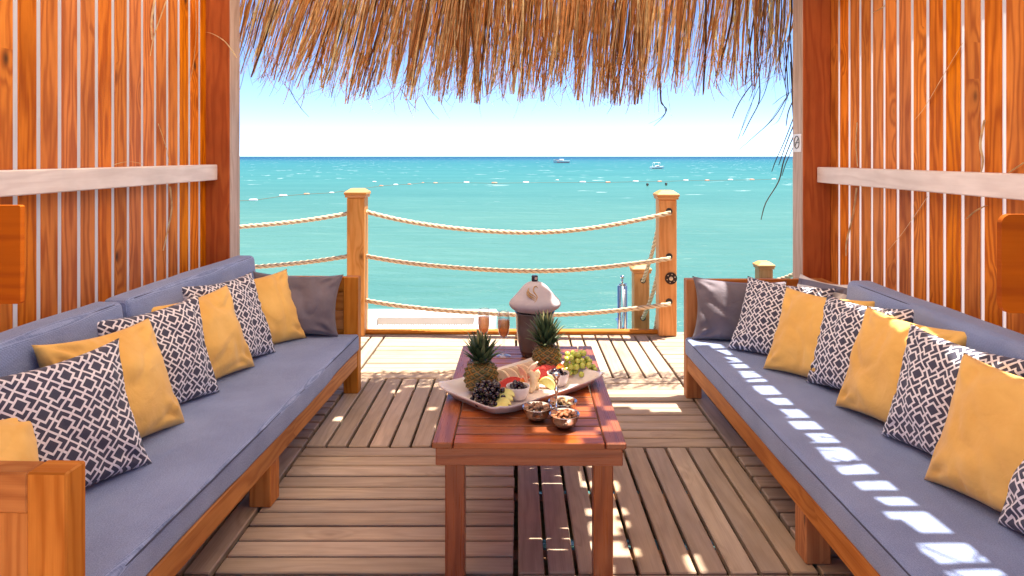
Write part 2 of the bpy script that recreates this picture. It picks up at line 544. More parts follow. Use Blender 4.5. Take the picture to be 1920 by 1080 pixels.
def clear(name, tint, fac, dif=None, ndif=0.0):
    t = NT(name)
    tr = t.new('ShaderNodeBsdfTransparent'); tr.inputs[0].default_value = (*tint, 1)
    gl = t.new('ShaderNodeBsdfGlossy'); gl.inputs['Roughness'].default_value = .03
    lw = t.new('ShaderNodeLayerWeight'); lw.inputs[0].default_value = fac
    mx = t.new('ShaderNodeMixShader')
    t.link(t.math('ADD', t.math('MULTIPLY', lw.outputs['Facing'], .75), .05), mx.inputs[0])
    src = tr.outputs[0]
    if dif:
        d1 = t.new('ShaderNodeBsdfTranslucent'); d1.inputs[0].default_value = (*dif, 1)
        d2 = t.new('ShaderNodeBsdfDiffuse'); d2.inputs[0].default_value = (*dif, 1)
        m0 = t.new('ShaderNodeMixShader'); t.link(d1.outputs[0], m0.inputs[1]); t.link(d2.outputs[0], m0.inputs[2])
        m1 = t.new('ShaderNodeMixShader'); m1.inputs[0].default_value = ndif
        t.link(src, m1.inputs[1]); t.link(m0.outputs[0], m1.inputs[2]); src = m1.outputs[0]
    t.link(src, mx.inputs[1]); t.link(gl.outputs[0], mx.inputs[2]); t.link(mx.outputs[0], t.n['Material Output'].inputs[0])
    return t.m
M_glass = clear('clear_glass', (.98, .99, 1.0), .22)
M_drink = clear('rose_sparkling_wine', (1.0, .66, .42), .05, (1.0, .44, .16), .60)
M_steel = mottled('polished_steel', (.62, .60, .58), (.75, .73, .72), 20, .12, 0, Metallic=1.0)
M_bucket = mottled('hammered_steel', (.11, .11, .115), (.20, .19, .195), 14, .22, .4, .004, Metallic=.35)
M_porc = plain('white_porcelain', (.72, .64, .62), .18)
M_whitecloth = cloth('white_cotton', (.40, .36, .40), (.52, .47, .51), 5)
M_gold = plain('gold_thread', (.42, .24, .06), .4, Metallic=.3)
M_black = plain('black_rubber', (.015, .013, .013), .5)
M_white = mottled('white_gelcoat', (.74, .74, .74), (.82, .82, .81), 3, .35, 0)
M_beige = mottled('beige_panel', (.62, .48, .36), (.72, .58, .45), 3, .6, 0)

# ================================================================ SETTING
# sea, sand
SEA = -1.0
mb = MB()
ys = [-3.0, 20, 60, 200, 800, 4000, 25000]
for a, b in zip(ys, ys[1:]):
    mb.add([(-25000, a, SEA), (25000, a, SEA), (25000, b, SEA), (-25000, b, SEA)], [(0, 1, 2, 3)])
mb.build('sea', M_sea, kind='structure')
mb = MB()
mb.add([(-60, -60, -.25), (60, -60, -.25), (60, -1.8, -.25), (-60, -1.8, -.25)], [(0, 1, 2, 3)])
mb.build('bounce_sand_ground', M_sand, kind='structure')  # unseen sand added to bounce warm light into the cabana

# deck made of square modules with alternating board direction
deck = MB()
rowY = [-1.80, -.77, .25, 1.26, 2.268, 3.262, 4.272, 5.30]
def cell(x0, x1, y0, y1, along_y):
    g = .0068
    if along_y:
        n = max(1, round((x1 - x0) / .1)); s_ = (x1 - x0) / n
        for i in range(n):
            e = rng.uniform(0, .004)
            deck.box(x0 + i * s_ + g, x0 + (i + 1) * s_ - g, y0 + g + e, y1 - g - e, -.028 + rng.uniform(-.001, .001), rng.uniform(-.0015, .0015), .004)
    else:
        n = max(1, round((y1 - y0) / .1)); s_ = (y1 - y0) / n
        for i in range(n):
            e = rng.uniform(0, .004)
            deck.box(x0 + g + e, x1 - g - e, y0 + i * s_ + g, y0 + (i + 1) * s_ - g, -.028 + rng.uniform(-.001, .001), rng.uniform(-.0015, .0015), .004)
for r in range(len(rowY) - 1):
    y0, y1 = rowY[r], rowY[r + 1]
    for c in range(-3, 4):
        x0, x1 = c, c + 1
        ay = (r + c) % 2 == 0
        # row with y0=2.268 is r=4: x 0..1 runs along y
        if c == 1 and r in (5,):
            cell(1.0, 1.1, y0, y1, True); cell(1.1, 2.0, y0, y1, False); continue
        if c == -2 and r in (4, 6):
            cell(-1.1, -1.0, y0, y1, True); cell(-2.0, -1.1, y0, y1, False if r == 6 else True); continue
        if c == 1 and r == 6:
            cell(1.0, 2.0, y0, y1, False); continue
        cell(x0, x1, y0, y1, ay)
deck.box(-3, 4, 5.30, 5.385, -.028, .001, .004)
deck.build('deck', M_deck, kind='structure')
jb = MB()
for i in range(18):
    y = -1.7 + i * .41
    jb.box(-3, 4, y, y + .06, -.19, -.0295, .003)
for x in (-3, -2, -1, 0, 1, 2, 3, 3.9):
    jb.box(x - .05, x + .05, -1.75, 5.33, -.32, -.192, .003)
jb.box(-3, 4, 5.34, 5.38, -.30, -.03, .003)
for x in (-2.9, -.9, 1.1, 3.1):
    for y in (-1, 1.2, 3.4, 5.1):
        jb.tube([(x, y, -2.5), (x, y, -.32)], .09, 14)
jb.build('deck_framework', M_thatchwood, kind='structure')
mb = MB()
mb.box(-2.0, 1.165, 5.30, 5.352, .0035, .036, .012)
mb.build('deck_edge_batten', M_sofa, kind='structure')

# ================================================================ CABANA WALLS
def wall(side):
    s = side
    root = empty('slatted_wall', (0, 0, 0), label=(
        'stained slatted timber wall behind the left sofa, with a pale rail along it' if s < 0 else
        'stained slatted timber wall behind the right sofa, beside the no smoking sign'), cat='wall')
    xi = 1.816 if s < 0 else 1.84
    gaps = [4.10 - .1217 * i for i in range(0, 38)] if s < 0 else [4.08 - .1218 * i for i in range(0, 38)]
    ztop = 2.45 if s < 0 else 2.30
    sl_ = MB(); st = MB()
    def bx(mbb, xa, xb, y0, y1, z0, z1, b=.002):
        a, c = s * xa, s * xb
        mbb.box(min(a, c), max(a, c), y0, y1, z0, z1, b)
    for i in range(len(gaps) - 1):
        yb, ya = gaps[i] - .012, gaps[i + 1] + .012
        bx(sl_, xi + rng.uniform(0, .002), xi + .022, ya, yb, .0, ztop, .0025)
    for y in gaps:
        xx = s * (xi + .004)
        q = [(xx, y - .0121, 0), (xx, y + .0121, 0), (xx, y + .0121, ztop), (xx, y - .0121, ztop)]
        st.add(q, [(0, 1, 2, 3)], [(p[2], p[1]) for p in q])
    sl_.build('slat_panel', M_wallL, root)
    st.build('pale_strip_panel', M_strip, root, label='pale strips between the stained slats')
    m = MB()
    xr = 1.745 if s < 0 else 1.757
    zc = 1.2725 if s < 0 else 1.258
    bx(m, xr, xi - .001, -.4, 4.05 if s < 0 else 4.052, zc - .045, zc + .045, .004)
    m.build('horizontal_rail', M_pale, root, label='whitewashed horizontal rail')
    m = MB()
    xp = 1.68
    bx(m, xp, xp + .162, 4.056, 4.10, 0, 2.62, .004)
    bx(m, xp + .012, xp + .15, 4.10, 4.19, 0, 2.62, .004)
    m.build('corner_post', M_post, root)
    m = MB()
    bx(m, xp - .004, xp + .011, 4.064, 4.205, 0, 2.62, .003)
    m.build('post_trim', M_trim, root, label='pale upright trim on the seaward edge of the post')
    m = MB()
    bx(m, xi - .03, xi + .06, -.45, -.36, 0, 2.62, .004)
    bx(m, xi + .023, xi + .063, -.36, 4.05, ztop - .09, ztop, .004)
    m.build('wall_frame', M_post, root)
    return root
wallL = wall(-1)
wallR = wall(1)

# no smoking plate on the right post
sg = empty('no_smoking_sign', (1.6755, 4.125, 1.445), label='small white no smoking plate on the edge of the right post', cat='sign')
m = MB(); m.box(-.006, 0, -.055, .055, -.054, .054, .002)
m.build('plate', plain('sign_white', (.78, .76, .78), .4), sg)
m = MB()
m.tube([(-.0075, .036 * math.cos(a), .004 + .036 * math.sin(a)) for a in [2 * PI * i / 28 for i in range(28)]], .0028, 6, closed=True)
m.tube([(-.0075, .026, -.022 + .004), (-.0075, -.026, .026 + .004)], .0028, 6)
m.tube([(-.0075, -.024, .002), (-.0075, .020, .002)], .003, 6)
m.build('no_smoking_symbol', plain('sign_grey', (.10, .10, .11), .5), sg)

# swing-out boards close to the viewer at both edges
for s, x0, z0, z1, yy, lab in ((-1, .930, 1.089, 1.274, 1.30, 'plain stained wooden board jutting in at the left edge under the pale rail'),
                              (1, .868, 1.085, 1.262, 1.24, 'dark wooden board with rounded corners jutting in at the right edge under the pale rail')):
    m = MB()
    N_ = 8; rr = .004 if s < 0 else .018
    # rounded board outline in x-z, thickness in y
    pts = []
    xe = 1.80
    cs = [(x0 + rr, z0 + rr, PI, 1.5 * PI), (xe, z0, None, None), (xe, z1, None, None), (x0 + rr, z1 - rr, .5 * PI, PI)]
    for cx_, cz_, a0, a1 in cs:
        if a0 is None: pts.append((cx_, cz_))
        else:
            for i in range(N_ + 1):
                a = a0 + (a1 - a0) * i / N_
                pts.append((cx_ + rr * math.cos(a), cz_ + rr * math.sin(a)))
    n = len(pts)
    V = [(s * p[0], yy, p[1]) for p in pts] + [(s * p[0], yy + .012, p[1]) for p in pts]
    F = [tuple(range(n)), tuple(range(2 * n - 1, n - 1, -1))] + [(i, i + n, (i + 1) % n + n, (i + 1) % n) for i in range(n)]
    if s < 0: F = [f[::-1] for f in F]
    m.add(V, F, lambda p, i: (p[0] + 3 * s, p[2]), .25)
    m.build('swing_board', M_post, label=lab, cat='board')

# ================================================================ THATCHED ROOF
roof = empty('thatched_roof', (0, 4.3, 2.45), label='shaggy dry straw roof hanging over the opening to the sea', cat='roof')
RO = Vector((0, 4.3, 2.45))
m = MB()
step = .0456
xs0, xs1, ys0, ys1 = -1.98, 1.4405, 1.42, 4.55  # unseen cover, ended early so sunlit floor brightens the interior
nx = int((xs1 - xs0) / step); ny = int((ys1 - ys0) / step)
def rz(x, y):
    dx = min(x + 1.98, 1.62 - x) ; dy = min(y - 1.1, 4.75 - y)
    return .0 + .55 * max(0, min(dx - .2, dy, 1.9))
def front(x):                      # ragged edge of the unseen thatch, shaped to place the deck's shade line
    base = 4.36 if x < -.2 else 4.36 - (x + .2) * .30
    return base + .10 * noise.noise(Vector((x * 2.1, 3.3, 0))) + .05 * noise.noise(Vector((x * 9, 1.3, 0)))
vid = {}
V = []; F = []
for i in range(nx):
    for j in range(ny):
        x = xs0 + (i + .5) * step; y = ys0 + (j + .5) * step
        z = rz(x, y) + 2.45
        if y > front(x) : continue
        # where this cell's light would land on the deck
        fx, fy = x - SX * z, y - SY * z
        hole = False  # gaps made in the unseen cover to drop sun spots below
        if -.05 < fx < .62 and 1.9 < fy < 3.35 and z < 4:
            q = noise.noise(Vector((x * 12, y * 16, 4.2)))
            edge = min(fx + .05, .62 - fx, .3) / .3
            hole = q > .25 - .14 * edge and fx < .25 + .42 * (3.4 - fy) / 1.2
        elif -1.0 < fx < -.2 and 3.4 < fy < 4.3:
            hole = noise.noise(Vector((x * 14, y * 14, 9.2))) > .52
        if hole: continue
        q = []
        for a, b in ((i, j), (i + 1, j), (i + 1, j + 1), (i, j + 1)):
            if (a, b) not in vid:
                xx = xs0 + a * step; yy = ys0 + b * step
                jx = .012 * noise.noise(Vector((xx * 20, yy * 20, 1))); jy = .012 * noise.noise(Vector((xx * 20, yy * 20, 7)))
                vid[(a, b)] = len(V)
                V.append(Vector((xx + jx, yy + jy, rz(xx, yy) + 2.45)) - RO)
            q.append(vid[(a, b)])
        F.append(q)
m.add(V, F, None, .3)
t = NT('translucent_thatch')
tc = t.mix(t.rng(t.noise(t.obj(), 25, 5, .6), .3, .7), (.74, .56, .40), (.90, .76, .60))
t.set(Base_Color=tc, Roughness=.9)
tr = t.new('ShaderNodeBsdfTranslucent'); t.link(tc, tr.inputs[0])
mx = t.new('ShaderNodeMixShader'); mx.inputs[0].default_value = .75  # strong translucency added so warm sunlight fills the interior
t.link(t.b.outputs[0], mx.inputs[1]); t.link(tr.outputs[0], mx.inputs[2]); t.link(mx.outputs[0], t.n['Material Output'].inputs[0])
m.build('roof_cover', t.m, roof)
m = MB()
for i in range(36):                # unseen slats added to cut the sunlight into patches on the seat
    y = 3.80 - .1217 * i
    y += rng.uniform(-.012, .012); hw_ = rng.uniform(.013, .026)
    if i % 9 == 5: y += .03
    c0, s0 = rng.uniform(-.03, .03), 0
    V = [(1.36, y - hw_ - 4.3 - c0, 0), (1.90, y - hw_ - 4.3 + c0, 0), (1.90, y + hw_ - 4.3 + c0, 0), (1.36, y + hw_ - 4.3 - c0, 0)]
    V += [(p[0], p[1], .045) for p in V]
    m.add(V, [(3, 2, 1, 0), (4, 5, 6, 7), (0, 1, 5, 4), (1, 2, 6, 5), (2, 3, 7, 6), (3, 0, 4, 7)], lambda p, i: (p[0], p[1]))
    e_ = rng.choice([0, 0, .02, .05, .03])        # unseen flap added to vary the sun patch edge in each bay
    if e_:
        V = [(1.40, y + .01 - 4.3, .050), (1.442 + e_, y + .02 - 4.3, .052), (1.440 + e_ * rng.random(), y + .11 - 4.3, .052), (1.40, y + .118 - 4.3, .050)]
        m.add(V, [(0, 1, 2, 3)], lambda p, i: (p[0], p[1]))
VV = [(1.50, .1), (1.60, -2.9), (1.785, -2.9), (1.785, .1)]  # unseen board added to keep sun off the pillow faces
m.add([(p[0], p[1], .048) for p in VV] + [(p[0], p[1], .09) for p in VV], [(0, 1, 2, 3), (7, 6, 5, 4), (0, 4, 5, 1), (1, 5, 6, 2), (2, 6, 7, 3), (3, 7, 4, 0)], lambda p, i: (p[1], p[0]))
m.box(1.84, 1.90, -4.7, -.15, -.075, -.003, .003)
m.build('sun_patch_slats', M_thatchwood, roof)
m = MB()
for i in range(95):                # unseen leaf bits added to break up the sun patches
    y = rng.uniform(1.3, 3.9); x = rng.uniform(1.40, 1.62); a = rng.uniform(-1.0, 1.0)
    if noise.noise(Vector((y * 1.7, 5, 0))) < -.05: continue
    L = rng.uniform(.05, .15)
    strand_pts = [(x + L * t * math.cos(a), y + L * t * math.sin(a) - 4.3, .05 + .02 * math.sin(3 * t)) for t in (0, .33, .66, 1)]
    n_ = len(m.v)
    V = []
    for k, p in enumerate(strand_pts):
        ww = .006 * (1 - .7 * k / 3)
        V += [(p[0] + math.sin(a) * ww, p[1] - math.cos(a) * ww, p[2]), (p[0] - math.sin(a) * ww, p[1] + math.cos(a) * ww, p[2] + .002)]
    m.add(V, [(0, 1, 3, 2), (2, 3, 5, 4), (4, 5, 7, 6)])
m.build('sun_patch_leaf_bits', M_thatchwood, roof)
m = MB()
m.box(-1.95, 1.88, -.28, -.18, .19, .28, .004)
m.build('eave_beam', M_thatchwood, roof)

def strand(mb, pts, wd, rnd, tw=0.):
    n = len(pts); V = []; F = []
    a = rng.uniform(0, PI)
    for i, p in enumerate(pts):
        t = i / (n - 1)
        ww = wd * (1 - .45 * t ** 4) * .5
        c, s_ = math.cos(a + tw * t), math.sin(a + tw * t)
        V += [(p[0] - c * ww, p[1] - s_ * ww, p[2]), (p[0] - s_ * ww * .5, p[1] + c * ww * .5, p[2]), (p[0] + c * ww, p[1] + s_ * ww, p[2])]
    for i in range(n - 1):
        b = i * 3
        F += [(b, b + 1, b + 4, b + 3), (b + 1, b + 2, b + 5, b + 4), (b + 2, b, b + 3, b + 5)]
    mb.add(V, F, [(0, 0)] * len(V), rnd)

def interp(x, tab):
    for (a, va), (b, vb) in zip(tab, tab[1:]):
        if x <= b: return va + (vb - va) * max(0, (x - a) / (b - a))
    return tab[-1][1]
LEAN = [(-1.9, -.42), (-1.3, -.42), (-.7, -.25), (-.3, -.08), (.4, -.12), (.9, -.10), (1.2, -.12), (1.8, -.06)]
# tip height of the fringe by x (at depth 4.35)
TIP = [(-1.78, 1.92), (-1.5, 1.83), (-1.35, 1.78), (-.9, 1.755), (-.5, 1.75), (-.2, 1.735), (.1, 1.77), (.45, 1.745), (.8, 1.74), (1.1, 1.82), (1.45, 1.80), (1.75, 1.90)]
DEN = [(-1.8, .55), (-1.3, .7), (-.9, .7), (-.5, 1.0), (.0, 1.0), (.8, 1.0), (1.05, .7), (1.3, .35), (1.75, .5)]
clumps = [(rng.uniform(-1.85, 1.8), rng.uniform(.0, 1)) for _ in range(85)]
fr = MB()
made = 0
while made < 2150:
    xt = rng.uniform(-1.82, 1.72)          # tip x
    if rng.random() > interp(xt, DEN): continue
    cx_, cr = min(clumps, key=lambda c: abs(c[0] - xt))
    pull = .75 * rng.random()
    xt2 = xt + (cx_ - xt) * pull
    y = rng.choice([4.33, 4.40, 4.46, 4.52]) + rng.uniform(-.04, .04)
    zt = interp(xt2, TIP) + .05 * noise.noise(Vector((xt2 * 5, 2, 0))) + .10 * (cr - .5)
    zt += (rng.random() ** 1.8) * .42 - .012
    zt = H + (zt - H) * y / 4.35
    z0 = 2.46 + rng.uniform(0, .22)
    ln = interp(xt2, LEAN) + rng.gauss(0, .07) + .10 * noise.noise(Vector((xt2 * 3, 7, 0)))
    dz = z0 - zt
    x0_ = xt2 - ln * dz * .8 + (xt - xt2) * .5
    bow = rng.gauss(0, .02)
    pts = []
    for i in range(5):
        t = i / 4
        pts.append(((x0_ + (xt2 - x0_) * t + bow * math.sin(PI * t)), (y - .05 + .06 * t + rng.gauss(0, .004)), z0 - dz * t))
    strand(fr, [(p[0], p[1] - 4.3, p[2] - 2.45) for p in pts], rng.choice([.004, .005, .007, .009, .014]), min(1, max(0, rng.gauss(.62 + .3 * (cr - .5), .36))), rng.uniform(-1, 1))
    made += 1
# bent, broken ends
for _ in range(620):
    xt = rng.uniform(-1.75, 1.65)
    y = rng.uniform(4.2, 4.5)
    z = interp(xt, TIP) + rng.uniform(.0, .3)
    z = H + (z - H) * y / 4.35
    a = rng.uniform(-1.1, 1.1) - .5
    L = rng.uniform(.05, .20)
    pts = [(xt - math.sin(a) * L * .4 * (1 - t) ** 1 + math.sin(a) * L * t, y, z - L * math.cos(a) * t - .02 * math.sin(3 * t)) for t in (0, .33, .66, 1)]
    strand(fr, [(p[0], p[1] - 4.3, p[2] - 2.45) for p in pts], rng.uniform(.002, .005), rng.random() * .6)
fr.build('straw_fringe', M_straw, roof, kind='stuff')
def at(px, py, Y): return Vector(((px - 968) * Y / 1300, Y, H - (py - 293) * Y / 1300))
# long wisps hanging at the right
wisps = [[(1420, 150), (1408, 200), (1392, 240), (1377, 275)], [(1424, 160), (1400, 215), (1384, 262)],
         [(1482, 172), (1462, 200), (1440, 232), (1400, 268), (1378, 288)], [(1478, 178), (1450, 222), (1415, 255), (1382, 284)],
         [(1488, 220), (1472, 262), (1455, 300), (1447, 322)], [(1490, 250), (1470, 300), (1460, 340), (1436, 380), (1427, 412)],
         [(1489, 232), (1474, 270), (1460, 310)], [(1490, 270), (1474, 305), (1466, 330)],
         [(1238, 178), (1240, 194), (1250, 205), (1240, 220), (1216, 232)], [(1240, 190), (1248, 212), (1226, 236)],
         [(1410, 158), (1395, 178), (1382, 200), (1373, 222)], [(1488, 186), (1478, 210), (1474, 236)],
         [(1425, 170), (1422, 195), (1406, 226), (1392, 255)], [(1488, 170), (1466, 182), (1448, 197)],
         [(1475, 185), (1468, 207), (1458, 228), (1445, 236)], [(1462, 120), (1470, 150), (1478, 190)],
         [(1445, 110), (1440, 150), (1432, 178), (1420, 200)], [(1430, 90), (1425, 130), (1412, 170), (1404, 190)]]
wp = MB()
for q in wisps:
    Yw = rng.uniform(4.3, 4.42)
    P = [at(*p, Yw) for p in q]
    # smooth it
    fine = []
    for i in range(len(P) - 1):
        p0 = P[max(i - 1, 0)]; p1 = P[i]; p2 = P[i + 1]; p3 = P[min(i + 2, len(P) - 1)]
        for k in range(4):
            t = k / 4
            fine.append(.5 * ((2 * p1) + (p2 - p0) * t + (2 * p0 - 5 * p1 + 4 * p2 - p3) * t * t + (3 * p1 - p0 - 3 * p2 + p3) * t ** 3))
    fine.append(P[-1])
    up_ = fine[0] + Vector((-.02, 0, .35))
    fine = [up_] + fine
    strand(wp, [(p.x, p.y - 4.3, p.z - 2.45) for p in fine], .008, .12)
wp.build('hanging_wisps', plain('backlit_dark_straw', (.05, .028, .015), .6), roof, label='long thin straws trailing below the fringe near the right post')  # near-black colour stands for straws in shade against the bright sky

# loose straws caught on the walls
loose = [(-1, [(290, 0), (284, 40), (285, 75)], 0), (-1, [(312, 0), (300, 35), (288, 70), (282, 105)], 0), (-1, [(367, 0), (368, 60), (364, 110), (357, 152)], 0),
         (-1, [(297, 232), (306, 258), (314, 285), (317, 306)], 0), (-1, [(319, 350), (322, 390), (315, 430), (306, 470)], 0),
         (-1, [(212, 309), (240, 303), (268, 307)], 2), (-1, [(374, 60), (395, 62), (422, 78), (444, 108)], 1),
         (1, [(1607, 230), (1605, 270), (1608, 312)], 0), (1, [(1846, 225), (1838, 270), (1843, 300), (1839, 325)], 0),
         (1, [(1740, 368), (1715, 405), (1690, 440), (1665, 470)], 0), (1, [(1606, 352), (1600, 400), (1588, 450), (1586, 480)], 0),
         (1, [(1660, 10), (1648, 18), (1636, 24)], 0), (1, [(1806, 80), (1770, 140), (1735, 200), (1715, 225)], 0),
         (1, [(1920, 305), (1900, 318), (1890, 325)], 0), (1, [(1850, 385), (1830, 395), (1812, 410)], 0)]
for s, q, mode in loose:
    P = []
    for px, py in q:
        if mode == 0: Yw = (1.806 if s < 0 else 1.832) * 1300 / abs(px - 968)
        elif mode == 2: Yw = 1.735 * 1300 / abs(px - 968)
        else: Yw = 4.04
        P.append(at(px, py, Yw))
    fine = []
    for i in range(len(P) - 1):
        p0 = P[max(i - 1, 0)]; p1 = P[i]; p2 = P[i + 1]; p3 = P[min(i + 2, len(P) - 1)]
        for k in range(4):
            t = k / 4
            fine.append(.5 * ((2 * p1) + (p2 - p0) * t + (2 * p0 - 5 * p1 + 4 * p2 - p3) * t * t + (3 * p1 - p0 - 3 * p2 + p3) * t ** 3))
    fine.append(P[-1])
    m = MB(); strand(m, fine, .0095, 1.0)
    m.build('loose_straw', M_straw, label='single dry straw caught on the slatted wall ' + ('beside the left sofa' if s < 0 else 'beside the right sofa'), cat='straw',
            group='loose straws caught on the ' + ('left' if s < 0 else 'right') + ' wall')

# ================================================================ SOFAS
def sofa(s, origin, rz_, length, lab, near_z=.67, bc=None, btop=.79):
    root = empty('outdoor_sofa', origin, rz_, label=lab, cat='sofa')
    def B(mbb, xa, xb, y0, y1, z0, z1, b=.004):
        a, c = s * xa, s * xb
        mbb.box(min(a, c), max(a, c), y0, y1, z0, z1, b)
    L = length; D = .80
    m = MB(); B(m, 0, .03, -L + .09, -.10, .165, .25); m.build('front_rail', M_sofa, root)
    m = MB()
    B(m, .03, D - .05, -L + .1, -.1, .20, .245)
    m.build('seat_base', M_sofa, root)
    for nm, y0, y1 in (('far', -.10, -.002), ('near', -L, -L + .088)):
        arm = MB()
        if nm == 'far':
            B(arm, .004, .09, y0 + .03, y1, 0, .67)
            B(arm, .092, D - .08, y0 + .055, y1 - .01, .58, .668)
            for k, (za, zb) in enumerate(((.25, .36), (.362, .47), (.472, .578))):
                B(arm, .092, D - .08, y0 + .06, y1 - .012, za, zb, .002)
        else:
            B(arm, -.002, .088, y0, y1 - .02, 0, near_z)
            B(arm, .090, D - .08, y0 + .004, y1 - .022, near_z - .092, near_z - .002)
            for k in range(4):
                B(arm, .090 + k * .158, .090 + (k + 1) * .158 - .002, y0 + .012, y1 - .03, .20, near_z - .094, .002)
        arm.build('armrest', M_sofa, root)
    bk = MB()
    B(bk, D - .078, D, -L, -.002, .60, .668)
    for za, zb in ((.25, .36), (.362, .47), (.472, .598)):
        B(bk, D - .06, D - .01, -L + .05, -.05, za, zb, .002)
    bk.build('back_panel', M_sofa, root)
    for y in (-L * .52,):
        m = MB(); B(m, .004, .09, y - .045, y + .045, 0, .164); m.build('leg', M_sofa, root)
        m = MB(); B(m, D - .09, D - .02, y - .045, y + .045, 0, .20); m.build('leg', M_sofa, root)
    for y in (-.10, -L):
        m = MB(); B(m, D - .09, D - .02, y, y + .09, 0, .24); m.build('leg', M_sofa, root)
    m = MB()
    a, c = s * -.008, s * (D - .13)
    rbox(m, min(a, c), max(a, c), -L + .075, -.075 if s < 0 else -.072, .250, .350, .020, (18, 90, 2), .008, .006, s * 3)
    sc = m.build('seat_cushion', M_cush, root, smooth=True)
    m = MB()
    pth = [(s * -.004, -L + .10 + (L - .2) * i / 60, .3405 + .002 * noise.noise(Vector((i * .3, s, 0)))) for i in range(61)]
    m.tube(pth, .0028, 6)
    m.build('piping', M_pipe, sc, smooth=True)
    for y0, y1 in bc:
        m = MB()
        a, c = s * (D - .205), s * (D - .085)
        rbox(m, min(a, c), max(a, c), y0, y1, .33, btop, .028, (4, 30, 8), .005, .003, y0)
        for i, p in enumerate(m.v):      # lean back
            m.v[i] = (p[0] + s * (p[2] - .33) * .10 - s * .02, p[1], p[2])
        b = m.build('back_cushion', M_cush, root, smooth=True)
        m = MB()
        xe = s * (D - .205) + s * (btop - .33) * .10 - s * .02 + s * .010
        m.tube([(xe, y0 + .05 + (y1 - y0 - .1) * i / 20, btop - .010) for i in range(21)], .0025, 6)
        m.build('piping', M_pipe, b, smooth=True)
    return root
sofa(-1, (-.903, 4.055, 0), R(-1.96), 2.535, 'long pine sofa with blue grey cushions along the left wall', bc=((-1.27, -.02), (-2.50, -1.30)))
sofa(1, (.955, 3.975, 0), R(.3), 3.1, 'long pine sofa with blue grey cushions along the right wall', bc=((-2.0, -.66), (-3.0, -2.03)), btop=.775)

# ---------------------------------------------------------------- pillows
def pillow(name, A, sg_, yaw, lean, roll, w_, h_, mat, lab, cat='pillow', group=None, t=.17, seed=0, tilt=0):
    yaw, lean, roll = R(yaw), R(lean), R(roll)
    u = Vector((sg_ * math.cos(yaw), -math.sin(yaw), 0)); fwd = Vector((sg_ * math.sin(yaw), math.cos(yaw), 0))
    v = Vector((0, 0, 1)) * math.cos(lean) + fwd * math.sin(lean)
    u2 = u * math.cos(roll) + v * math.sin(roll); v2 = v * math.cos(roll) - u * math.sin(roll)
    nrm = u2.cross(v2)
    c = Vector(A) + u2 * w_ / 2 + v2 * h_ / 2
    N = 34
    m = MB(); V = []; UV = []; F = []
    rs = random.Random(seed)
    o1 = Vector((seed * 3.1, seed * 1.7, 0))
    for side in (1, -1):
        for j in range(N + 1):
            for i in range(N + 1):
                a = -1 + 2 * i / N; b = -1 + 2 * j / N
                a = math.sin(a * PI / 2) * .35 + a * .65; b = math.sin(b * PI / 2) * .35 + b * .65
                ea = (1 - b * b); eb = (1 - a * a)
                x = w_ / 2 * a * (1 - .105 * ea ** 1.1 + .02 * abs(a * b) ** 8)
                y = h_ / 2 * b * (1 - .105 * eb ** 1.1 + .02 * abs(a * b) ** 8)
                f = max(0, (1 - a ** 2) * (1 - b ** 2))
                z = t / 2 * f ** .40
                # wrinkles: strong near edges and corners
                e = 1 - min(1, f * 1.6)
                q = Vector((x * 9, y * 9, side * 2)) + o1
                wr = noise.noise(q) * .016 + (noise.noise(Vector((x * 26, y * 8, side)) + o1) + noise.noise(Vector((x * 8, y * 30, side)) + o1)) * .011 * e - .010 * max(0, 1 - abs(noise.noise(Vector((x * 7, y * 5 + x * 3, side * 3)) + o1)) * 7)
                r = math.hypot(abs(a) - 1, abs(b) - 1)
                ang = math.atan2(abs(b) - 1, abs(a) - 1)
                wr += .010 * math.sin(ang * 9 + rs.random() * .0 + seed) * max(0, 1 - abs(r - .32) / .32) 
                z = z + wr * min(1, f * 6)
                y -= .012 * (1 - b) * .5 * (1 - abs(a))   # settle
                V.append(Vector((x, y, z * side + 0))); UV.append((x + seed * .13, y + seed * .21))
    K = (N + 1) ** 2
    for j in range(N):
        for i in range(N):
            a = j * (N + 1) + i
            F.append((a, a + 1, a + N + 2, a + N + 1))
            a += K
            F.append((a, a + N + 1, a + N + 2, a + 1))
    m.add(V, F, UV, .5)
    o = m.build(name, mat, smooth=True, label=lab, cat=cat, group=group)
    # weld rim
    import bmesh
    bm = bmesh.new(); bm.from_mesh(o.data); bmesh.ops.remove_doubles(bm, verts=bm.verts, dist=.0004); bm.to_mesh(o.data); bm.free()
    o.matrix_world = Matrix(((u2.x, v2.x, nrm.x, c.x), (u2.y, v2.y, nrm.y, c.y), (u2.z, v2.z, nrm.z, c.z), (0, 0, 0, 1)))
    return o
PG = 'patterned throw pillows on the sofas'; YG = 'yellow throw pillows on the sofas'
